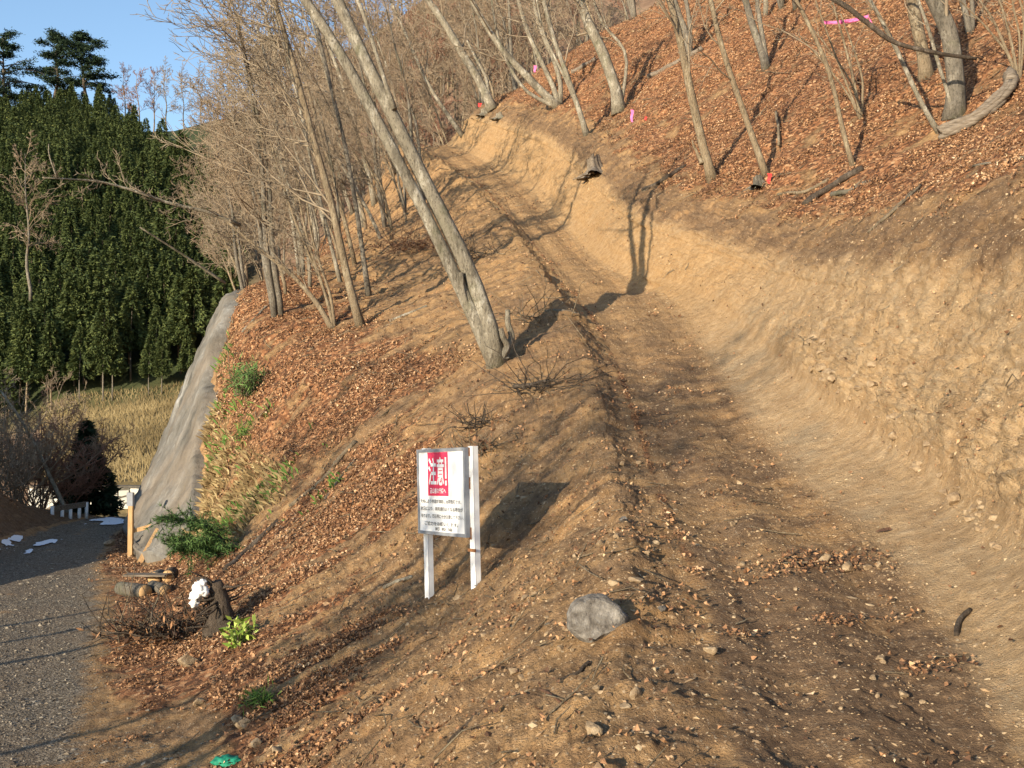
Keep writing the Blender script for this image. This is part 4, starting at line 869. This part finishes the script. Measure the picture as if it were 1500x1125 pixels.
# ---------------- guardrail by the road end
y = 31.5; g0 = W(78, 772, y); g1 = W(128, 763, y+1.5)
for q in (g0, g1): q[2] = 0
root = empty('guardrail', g0, label='short white guardrail at the left bend of the road', cat='guardrail'); d = g1-g0
mb = MB(); mb.beam((0, 0, .36), (d[0], d[1], .40), .07, .16); mb.build('rail', 'wood_old', root, smooth=False)
for f in (0, .28, .52, .78, 1): 
    mb = MB(); mb.tube([(d[0]*f, d[1]*f-.06, -.1), (d[0]*f, d[1]*f-.06, .46 if f in (0, 1) else .30)], .055, 8); mb.build('post', 'white', root)
# ---------------- stone wall + snow
root = empty('stone_retaining_wall', (-16.5, 45.6, -1.1), label='pale stone retaining wall below the dry grass bank', cat='wall')
mb = MB()
mb.box(-5, 7, -.1, .35, -.6, 1.22); mb.build('masonry', 'stonewall', root, smooth=False)
mb = MB(); mb.box(-5.05, 7.05, -.16, .40, 1.223, 1.33); mb.build('coping', 'shotcrete', root, smooth=False)
def snow(name, y0, y1, s0, s1, label, thr=0.0, n=150, seed=0):
    a = np.linspace(y0, y1, n); b_ = np.linspace(s0, s1, n); sg_, yg_ = np.meshgrid(b_, a); p = Psm(sg_, yg_); p[..., 2] += EYE
    rr2 = np.minimum(np.minimum((yg_-y0), (y1-yg_))/(y1-y0), np.minimum(sg_-s0, s1-sg_)/(s1-s0))*3
    m = fbm(np.stack([sg_*6, yg_*.9, p[..., 2]*0], -1), 4, seed)+np.minimum(rr2, 1)*.7-.45 > thr
    p[..., 2] += .028+.012*fbm(p*5, 3, 9); i = np.arange(n*n).reshape(n, n); mm = m[:-1, :-1] & m[1:, 1:]
    q = np.stack([i[:-1, :-1], i[:-1, 1:], i[1:, 1:], i[1:, :-1]], -1)[mm]
    if len(q): u, inv = np.unique(q, return_inverse=True); tag(npmesh(name, p.reshape(-1, 3)[u], inv.reshape(-1, 4), 'snow'), label, 'snow', kind='stuff')
snow('snow_patch', 22.5, 26.5, 1.93, 2.5, 'thin snow along the left edge of the road below the dark bank', thr=.06, seed=1)
snow('snow_patch', 30, 33.5, 2.2, 4.1, 'snow strip across the far end of the road', thr=-.25, seed=2)
snow('snow_patch', 35.5, 39, 2.4, 4.4, 'bright snow bank in front of the stone retaining wall', thr=-.3, seed=3)
# ---------------- logs by the verge
def log(p0, p1, r, label, mat='bark_grey', group=None, name='log', cat='log', k=12):
    root = empty(name, p0, label=label, cat=cat, group=group); d = np.asarray(p1)-np.asarray(p0); t = np.linspace(0, 1, 9)[:, None]
    mb = MB(); mb.tube(wob(t*d, r*.12, r*37), r*(1-.12*t[:, 0]), k, rough=.10); mb.build('bark', mat, root)
    u = d/np.linalg.norm(d); 
    for e, nm in ((-u*.004, 0), (d+u*.004, 1)):
        mb = MB(); mb.tube([e-u*.004*(1 if nm == 0 else -1), e+u*.010*(1 if nm == 0 else -1)], r*(.93 if nm == 0 else .82), k); mb.build('cut_end', 'cutface', root)
    return root
b = hit(212, 872); log(b+[.06, -.15, .10], b+[-.50, .25, .10], .13, 'thick cut log with an orange end face lying by the verge', group='cut logs by the verge')
b = hit(232, 872); log(b+[.12, -.05, .09], b+[-.25, .42, .10], .10, 'cut log lying right of the thick one with the orange end', group='cut logs by the verge')
b = hit(218, 862); log(b+[.0, .25, .16], b+[.0, .6, .17], .12, 'round grey log on top, left one of the upper two in the pile', group='cut logs by the verge')
b = hit(236, 858); log(b+[.05, .2, .16], b+[.0, .6, .17], .12, 'dark round log at the top right of the pile by the verge', 'bark_dark', group='cut logs by the verge')
b = hit(212, 862); mb = MB(); mb.beam(b+[-.35, .05, .26], b+[.42, -.05, .27], .26, .03); o = mb.build('board', 'wood_old', smooth=False); tag(o, 'weathered grey board lying across the cut logs', 'board')
# ---------------- white cloth flower + upturned root clump + brushwood
b = hit(322, 925)
def rootclump(b, h, label, mat='bark_dark', n=46, seed=3, flat=.5):
    rs = np.random.default_rng(seed); root = empty('upturned_stump', b, label=label, cat='stump'); mb = MB()
    core = resample([(0, 0, -.1), (.02, .02, h*.35), (-.03, .05, h*.7), (-.06, .02, h)], 10); mb.tube(core, np.interp(np.linspace(0, 1, 10), [0, .4, 1], [h*.30, h*.24, h*.12]), 12, rough=.5); mb.build('stump_wood', mat, root)
    mb = MB()
    for k in range(n):
        a = rs.random()*6.28; z0 = h*rs.random(); p = [np.array([0, 0, z0])]; d = np.array([math.cos(a), math.sin(a)*.6, rs.normal()*.5])
        for j in range(5): d = d+rs.normal(size=3)*.35; d /= np.linalg.norm(d); p.append(p[-1]+d*h*.14)
        mb.tube(p, np.linspace(.022, .006, 6), 4, cap=False, rough=0)
    mb.build('roots', mat, root); return root
rootclump(b, .62, 'dark upturned stump with tangled roots beside the road verge')
fb = hit(322, 925)+np.array([-.22, -.10, .50])
import bmesh
def blob(r, seed, amp=.3, sub=3):
    bm = bmesh.new(); bmesh.ops.create_icosphere(bm, subdivisions=sub, radius=r); V = np.array([v.co[:] for v in bm.verts]); F = np.array([[v.index for v in f.verts] for f in bm.faces]); bm.free()
    return V*(1+amp*fbm(V*3/r+seed, 4, seed)[:, None]), F
mb = MB()
for dx, dz, r in ((0, .06, .085), (-.05, -.04, .07), (.03, .02, .075), (-.06, -.13, .055), (.04, .12, .05)):
    V, F = blob(r, int(100+dx*100+dz*50), .75, 3); mb.add(V+[dx, 0, dz], T=F)
o = mb.build('white_rag', 'cloth'); o.location = fb; tag(o, 'crumpled white rag caught on the dark upturned stump', 'rag')
def brush(px, py, r, n, label, mat='twig', seed=0, lenr=.6, leafy=0):
    b = hit(px, py); rs = np.random.default_rng(seed); root = empty('brush_pile', b, label=label, cat='brushwood'); mb = MB()
    for k in range(n):
        p0 = np.array([rs.normal()*r, rs.normal()*r*.6, rs.random()*.12]); d = np.array([rs.normal(), rs.normal(), abs(rs.normal())*.5]); d /= np.linalg.norm(d); p = [p0]
        for j in range(4): d = d+rs.normal(size=3)*.25; d /= np.linalg.norm(d); p.append(p[-1]+d*lenr*.3*(.5+rs.random()))
        mb.tube(p, np.linspace(.010, .004, 5), 3, cap=False)
    mb.build('twigs', mat, root)
    if leafy:
        nn_ = leafy; c = rs.normal(size=(nn_, 3))*[r, r*.6, .12]+[0, 0, .12]; t_ = rs.normal(size=(nn_, 3)); t_ /= np.linalg.norm(t_, axis=1)[:, None]; q = np.cross(t_, rs.normal(size=(nn_, 3))); q /= np.linalg.norm(q, axis=1)[:, None]
        V = np.stack([c-t_*.05, c+q*.022, c+t_*.06, c-q*.022], 1).reshape(-1, 3); npmesh('dead_leaves', V, np.arange(4*nn_).reshape(-1, 4), 'leaf', root, dict(tint=np.repeat(rs.random(nn_)*.6, 4)), smooth=False)
    return root
brush(262, 935, .38, 150, 'pile of brown brushwood and dead leaves left of the upturned stump', 'bark_dark', 1, .6, 420)
brush(205, 935, .3, 26, 'sparse pale twigs at the verge left of the brushwood pile', 'bark_tan', 2, .8)
brush(790, 575, .28, 34, 'tangle of roots and dead branches on the soil bank below the trail edge', 'bark_dark', 3, .75)
brush(700, 628, .16, 40, 'small dark root ball above the sign on the bare slope', 'bark_dark', 4, .35)
brush(705, 665, .14, 30, 'little clump of roots and dead leaves right behind the sign top', 'bark_tan', 5, .35, 60)
brush(770, 470, .35, 34, 'dead twigs in the soil right of the big twin tree', 'bark_tan', 6, .7)
brush(620, 365, .9, 120, 'brown brush heap on the slope behind the big twin tree', 'bark_red', 7, 1.2, 500)
brush(700, 378, .5, 50, 'dark branch litter at the far edge of the soil bank', 'bark_dark', 8, .8)
# ---------------- green plants
def leafbush(px, py, r, n, label, mat, size, name='green_bush', cat='bush', up=.6, slim=.35, h=.35):
    b = hit(px, py); rs = np.random.default_rng(int(px)); root = empty(name, b, label=label, cat=cat); st = MB()
    tips = []
    for k in range(max(6, n//14)):
        d = np.array([rs.normal()*.6, rs.normal()*.6, up+rs.random()]); d /= np.linalg.norm(d); l_ = h*(.6+.5*rs.random()); p = np.array([rs.normal()*r*.25, rs.normal()*r*.25, 0])+np.linspace(0, 1, 4)[:, None]*d*l_; st.tube(p, [.008, .006, .005, .003], 4, cap=False); tips.append(p)
    st.build('stems', 'bark_tan', root); T = np.array(tips); k = rs.integers(0, len(T), n); f = rs.integers(1, 4, n); c = T[k, f]+rs.normal(size=(n, 3))*r*.16
    t_ = rs.normal(size=(n, 3))+[0, 0, .3]; t_ /= np.linalg.norm(t_, axis=1)[:, None]; q = np.cross(t_, rs.normal(size=(n, 3))); q /= np.linalg.norm(q, axis=1)[:, None]; L_ = size*(.6+.7*rs.random((n, 1)))
    V = np.stack([c, c+t_*L_*.5+q*L_*slim*.5, c+t_*L_, c+t_*L_*.5-q*L_*slim*.5], 1).reshape(-1, 3)
    npmesh('leaves', V, np.arange(4*n).reshape(-1, 4), mat, root, dict(tint=np.repeat(rs.random(n), 4)), smooth=False); return root
leafbush(350, 943, .22, 190, 'small bush with glossy yellow green leaves at the foot of the stump', 'broad', .11, h=.26)
leafbush(380, 1035, .2, 260, 'tuft of bright green grass among the leaves near the blocky stones', 'grass_green', .13, name='grass_tuft', cat='grass tuft', up=1, slim=.07, h=.10)
leafbush(362, 580, .6, 900, 'round green shrub on the steep bank above the shotcrete edge', 'pine_green', .20, slim=.12, h=.75)
leafbush(358, 640, .3, 200, 'low green tuft on the steep bank below the round shrub', 'grass_green', .18, name='grass_tuft', cat='grass tuft', slim=.1, h=.2)
def bough(px, py, pts, label, seed):
    b = hit(px, py); y = b[1]; root = empty('pine_bough', b, label=label, cat='pine bough'); rs = np.random.default_rng(seed); st = MB(); C = []; D = []
    for pl_ in pts:
        p = resample([b-[0, 0, .05]]+[W(x, yy_, y-.3) for x, yy_ in pl_], 12)-b; st.tube(p, np.linspace(.03, .008, 12), 5)
        for j in range(3, 12):
            for e in range(9):
                d = rs.normal(size=3)*[1, 1, .35]+[-.7, -.2, -.1]; d /= np.linalg.norm(d); l_ = .30*(.5+rs.random()); q = p[j]+np.linspace(0, 1, 6)[:, None]*d*l_; st.tube(q[[0, 3, 5]], [.006, .004, .003], 3, cap=False)
                for z3 in range(1, 6):
                    for zz_ in range(7): C.append(q[z3]); v = d*.6+rs.normal(size=3)*.7; D.append(v/np.linalg.norm(v))
    C = np.array(C); D = np.array(D); n = len(C); q = np.cross(D, rs.normal(size=(n, 3))); q /= np.linalg.norm(q, axis=1)[:, None]
    V = np.stack([C-q*.008, C+q*.008, C+D*.10], 1).reshape(-1, 3); st.build('stem', 'bark_dark', root); npmesh('needles', V, np.arange(3*n).reshape(-1, 3), 'pine_green', root, dict(tint=np.repeat(rs.random(n), 3)), smooth=False)
bough(338, 805, [[(320, 782), (295, 765), (252, 757)], [(325, 800), (295, 790), (262, 790)], [(310, 800), (290, 800), (275, 805)]], 'green conifer bough sticking out over the foot of the shotcrete', 5)
# ---------------- stumps, fallen logs, sticks
def pix_log(pts, wpx, label, mat='wood_old', name='fallen_log', cat='log', lift=.5, group=None, w1=None, k=9):
    P_ = [hit(x, y_) for x, y_ in pts]; r0 = wpx/1500*P_[0][1]/2; r1 = (w1 if w1 is not None else wpx)/1500*P_[-1][1]/2; P_ = [p+np.array([0, 0, 1])*(r0*lift) for p in P_]
    path = resample(P_, 14); o = path[0].copy(); mb = MB(); mb.tube(wob(path-o, r0*.5, wpx+pts[0][0]), np.linspace(r0, r1, 14), k, rough=.3); ob = mb.build(name, mat); ob.location = o; tag(ob, label, cat, group); return ob
lg = [hit(x, y_)+np.array([0, -.03, .12]) for x, y_ in ((1374, 206), (1405, 192), (1435, 178), (1460, 160), (1478, 143), (1480, 122))]; lp = resample(lg, 16); o = lp[0].copy(); mb = MB()
for q, (dz, dy2, r_, e) in enumerate(((.10, .02, .075, 16), (.0, -.05, .08, 15), (-.09, -.02, .07, 12), (.02, .07, .085, 16), (.06, -.04, .05, 13))):
    mb.tube(wob(lp[:e]-o+np.array([(q % 2)*.05, dy2, dz]), .05, q*3.1+1), np.interp(np.arange(e), [0, 10, 15], [r_*1.05, r_*.85, r_*1.1]), 8, rough=.45)
mb.tube(wob(lp[12:]-o+np.array([0, 0, .04]), .03, 2), [.12, .15, .14, .07], 10, rough=.4)
ob = mb.build('fallen_log', 'wood_old'); ob.location = o; tag(ob, 'weathered grooved grey log with a knobbed end at the upper right', 'log')
pix_log([(950, 112), (975, 100), (1005, 88), (1030, 72)], 9, 'long grey log lying on the leaves behind the tan trunk')
pix_log([(838, 108), (856, 100), (875, 90)], 7, 'short grey log between the slim trunk and the stout spotted trunk')
pix_log([(1178, 302), (1205, 285), (1240, 262), (1262, 250)], 10, 'brown rotten log sunk in leaves below the lone sapling', 'bark_dark')
pix_log([(1218, 288), (1245, 280), (1275, 268)], 8, 'short brown log just right of the rotten one', 'bark_grey')
pix_log([(940, 278), (975, 262), (1005, 242)], 6, 'thin dark branch lying downslope of the tan trunk', 'bark_dark', 'fallen_branch', 'branch')
pix_log([(1270, 340), (1300, 312), (1340, 275)], 4, 'thin pale stick on the edge of the cut bank', 'bark_tan', 'stick', 'stick')
pix_log([(1290, 325), (1315, 300), (1350, 270)], 4, 'second thin pale stick right next to the one on the bank edge', 'bark_tan', 'stick', 'stick')
pix_log([(1140, 286), (1180, 282), (1215, 265)], 5, 'curved pale branch on the leaves right of the cut stump with red tape', 'bark_tan', 'fallen_branch', 'branch')
pix_log([(1422, 243), (1460, 240), (1500, 232)], 4, 'white stick lying below the weathered log at the right edge', 'bark', 'stick', 'stick')
pix_log([(1400, 932), (1406, 915), (1420, 896)], 8, 'short purple brown stick upright in the soil at the right of the trail', 'bark_dark', 'stick', 'stick')
pix_log([(752, 570), (775, 566), (806, 560)], 9, 'dark charred branch stub across the root tangle', 'bark_dark', 'fallen_branch', 'branch')
pix_log([(475, 730), (500, 700), (520, 672)], 4, 'thin grey stick lying down the leafy slope', 'bark_grey', 'stick', 'stick')
pix_log([(425, 745), (455, 720), (480, 695), (520, 650)], 7, 'long decaying branch lying down the slope left of the sign', 'bark_tan', 'fallen_branch', 'branch')
pix_log([(562, 862), (580, 853), (602, 846)], 5, 'pale broken stick left of the left sign post', 'bark', 'stick', 'stick')
pix_log([(570, 470), (600, 458), (625, 448)], 4, 'pale twig bundle branch on the slope left of the big twin tree', 'bark', 'fallen_branch', 'branch')
pix_log([(355, 487), (380, 460), (412, 434)], 4, 'straight pale stick above the steep bank', 'bark', 'stick', 'stick')
pix_log([(330, 838), (355, 812), (385, 785), (410, 765)], 9, 'brown branch lying up the slope right of the pine bough', 'bark_dark', 'fallen_branch', 'branch')
pix_log([(785, 1010), (805, 1015), (822, 1030)], 4, 'bent reddish root arching out of the soil near the bottom', 'bark_red', 'root', 'root')
pix_log([(820, 996), (845, 985), (862, 972)], 6, 'dark stick in the soil below the boulder', 'bark_dark', 'stick', 'stick')
pix_log([(655, 1090), (668, 1075), (700, 1045)], 6, 'dark half buried root at the bottom centre of the slope', 'bark_dark', 'root', 'root')
pix_log([(800, 455), (822, 455), (845, 462)], 4, 'grey root on the crest of the soil bank', 'bark_grey', 'root', 'root')
pix_log([(1140, 220), (1142, 200), (1136, 170)], 4, 'short upright broken stick in the leaves right of the red tape', 'bark_tan', 'stick', 'stick', lift=4)
b = hit(206, 336) if False else None
pA = W(205, 333, 27.5); pB = W(330, 415, 29.5); mb = MB(); mb.tube(resample([pB-pB, (pA-pB)*.5+[0, 0, .03], pA-pB], 12), np.linspace(.045, .02, 12), 6, rough=.2); o = mb.build('fallen_pole', 'bark'); o.location = pB; tag(o, 'pale bare pole jutting left from the top of the shotcrete', 'branch')
root = empty('overhanging_branch', W(352, 330, 29), label='long pale branch reaching left over the cedars with an upturned tip', cat='branch'); o = np.array(root.location)
mb = MB(); cr = MB(); main = resample([W(x, y_, 29-.01*(352-x)) for x, y_ in ((352, 330), (300, 308), (250, 300), (205, 282), (150, 265), (95, 262), (62, 260))], 16)-o; rad = np.linspace(.06, .02, 16); mb.tube(main, rad, 6, rough=.2)
tip = resample([W(x, y_, 26.5) for x, y_ in ((95, 262), (88, 240), (80, 225), (83, 212))], 6)-o; tip += main[14]-tip[0]; mb.tube(tip, np.linspace(.03, .012, 6), 5); grow(cr, main, rad, (-.3, 0, .2), 0, np.random.default_rng(3), (14, 5, 3), .1, (.22, .4, .4), (4, 3, 3), rmin=.008); mb.build('limb', 'bark', root); cr.build('twigs', 'twig', root)
bo_ = pix = None
pts = [W(x, y_, 20) for x, y_ in ((1215, -5), (1250, 28), (1285, 50), (1330, 70), (1370, 82), (1430, 88))]; o = pts[0]; mb = MB(); mb.tube(wob(resample(pts, 16)-o, .08, 4), np.linspace(.055, .035, 16), 7, rough=.2); ob = mb.build('broken_limb', 'bark_dark'); ob.location = o; tag(ob, 'dark broken limb hanging across the thick trunks at the upper right', 'branch')
def stump(px, py, wpx, hpx, label, mat='wood_old', seed=0):
    b = hit(px, py); r = wpx/1500*b[1]/2; h = hpx/1500*b[1]; root = empty('tree_stump', b, label=label, cat='stump'); mb = MB(); n = 30; a = np.arange(n)/n*6.283; rs = np.random.default_rng(seed)
    fs = (-.35, -.1, .1, .3, .55, .8, 1.0); rf = (2.3, 1.7, 1.25, 1.0, .88, .82, .78); rings = []
    lob = 1+.22*np.sin(a*3+seed)+.12*np.sin(a*7+seed*2); jag = .35*np.maximum(0, np.sin(a+2.2))+.12*rs.normal(size=n)
    for f, q in zip(fs, rf): rings.append(np.stack([np.cos(a)*r*q*(1+(lob-1)*(1.6-f))-h*f*.3, np.sin(a)*r*q*(1+(lob-1)*(1.6-f)), h*(f+(jag if f == 1 else .35*jag*max(0, f-.5)))], -1))
    V = np.vstack(rings); m_ = len(fs); i = np.arange(m_-1)[:, None]*n; j = np.arange(n)[None]; Qs = np.stack([i+j, i+(j+1) % n, i+n+(j+1) % n, i+n+j], -1).reshape(-1, 4); mb.add(V, Qs); mb.build('bark', mat, root)
    mb = MB(); top = rings[-1]; c = top.mean(0); mb.add(np.vstack([top+[0, 0, .002], c+[0, 0, -.15*h]]), T=[(n, q, (q+1) % n) for q in range(n)]); mb.build('cut_top', 'cutface' if mat != 'wood_old' else 'bark_dark', root)
    mb = MB()
    for k in range(6):
        d = np.array([math.cos(k*1.1+seed), math.sin(k*1.1+seed), -.25]); mb.tube([d*r*.8, d*r*1.8+[0, 0, .02], d*r*(2.4+rs.random())+[0, 0, -.08*h-.03]], [r*.28, r*.18, r*.06], 5, rough=.2)
    mb.build('roots', mat, root)
stump(874, 252, 22, 19, 'weathered grey stump with exposed roots on the edge of the cut bank', seed=1)
stump(1113, 272, 16, 12, 'low sawn stump touching the red tape', 'bark_grey', seed=2)
stump(710, 168, 10, 8, 'small pale cut stump below the forked tree', 'bark', 3)
stump(732, 172, 10, 7, 'second small cut stump beside the forked tree, nearer the slope', 'bark', 4)
# tapes
def tape(p0, p1, wd, label, mat='pink', sag=.05, name='marker_tape'):
    n = 10; t = np.linspace(0, 1, n)[:, None]; c = p0*(1-t)+p1*t; c[:, 2] -= sag*4*(t*(1-t))[:, 0]; tw = .35*np.sin(t[:, 0]*9)
    up = np.stack([0*tw, np.sin(tw), np.cos(tw)], -1)*wd/2; nrm_ = np.stack([0*tw, np.cos(tw), -np.sin(tw)], -1)*.002
    V = np.vstack([c+up+nrm_, c-up+nrm_, c-up-nrm_, c+up-nrm_])-p0; Qs = []
    for q in range(4):
        a = q*n+np.arange(n-1); b_ = ((q+1) % 4)*n+np.arange(n-1); Qs.append(np.stack([a, a+1, b_+1, b_], -1))
    o = npmesh(name, V, np.vstack(Qs), mat); o.location = p0; tag(o, label, 'marker tape'); return o
yb = hit(548, 298)[1]; tape(W(529, 197, yb), W(560, 193, yb+.5), .14, 'pink tape strung between two thin trunks left of the big twin tree')
tape(W(1205, 33, 24), W(1272, 24, 24), .085, 'pink tape strung high between saplings at the upper right')
tape(W(1272, 22, 24), W(1280, 38, 24), .08, 'loose hanging end of pink tape at the upper right')
def flag(px, py, w_, h_, label, mat):
    b = hit(px, py+h_/2); y = b[1]; q = 1500/y; root = empty('marker_ribbon', b, label=label, cat='marker tape'); mb = MB(); mb.tube([(0, 0, -.1), (0, 0, h_/q*.9)], .008, 5); mb.build('stake', 'bark_tan', root)
    mb = MB(); n = 7; t = np.linspace(0, 1, n); L_ = np.stack([-w_/q*.5*(1-.3*t)+.02*np.sin(t*7), 0*t-.015, h_/q*(1-t)], -1); Rr2 = L_+np.stack([w_/q*(.9-.3*t), .02*np.sin(t*6+1), .02*np.sin(t*5)], -1)
    V = np.vstack([L_, Rr2, L_+[0, -.006, 0], Rr2+[0, -.006, 0]]); i = np.arange(n-1); mb.add(V, np.vstack([np.stack([i, i+1, i+n+1, i+n], -1), np.stack([i+2*n, i+3*n, i+3*n+1, i+2*n+1], -1)])); mb.build('ribbon', mat, root)
flag(926, 170, 5, 18, 'pink ribbon hanging on a stake right of the stout spotted trunk', 'pink')
flag(783, 100, 5, 11, 'pink ribbon by the clump of curved stems', 'pink')
flag(1127, 262, 7, 15, 'red ribbon at the foot of the wavy thin trunk', 'red')
flag(946, 173, 4, 5, 'tiny red marker on the leaves right of the pink ribbon', 'red')
flag(701, 152, 6, 6, 'small red marker on the slope left of the forked pale tree', 'red')
# green cloth at bottom
b = hit(333, 1118); root = None
V, F = blob(1, 9, .45, 4); V = V*[.12, .075, .045]; o = npmesh('green_cloth', V, F, 'hose'); o.location = b+[0, 0, .02]; tag(o, 'crumpled green cloth on the ground at the bottom edge', 'cloth')
# red leaf on loose soil
b = hit(1294, 782); mb = MB(); mb.add(np.array([(-.07, 0, .01), (-.02, .03, .03), (.06, .02, .05), (.08, 0, .03), (.0, -.03, .02)]), T=[(0, 4, 1), (1, 4, 3), (1, 3, 2)]); o = mb.build('dead_leaf', 'bark_red'); o.location = b; tag(o, 'single curled red brown leaf on the pale loose soil', 'leaf')
print('verts', sum(len(m.vertices) for m in bpy.data.meshes), 'objects', len(bpy.data.objects), 'cedars', cnt)
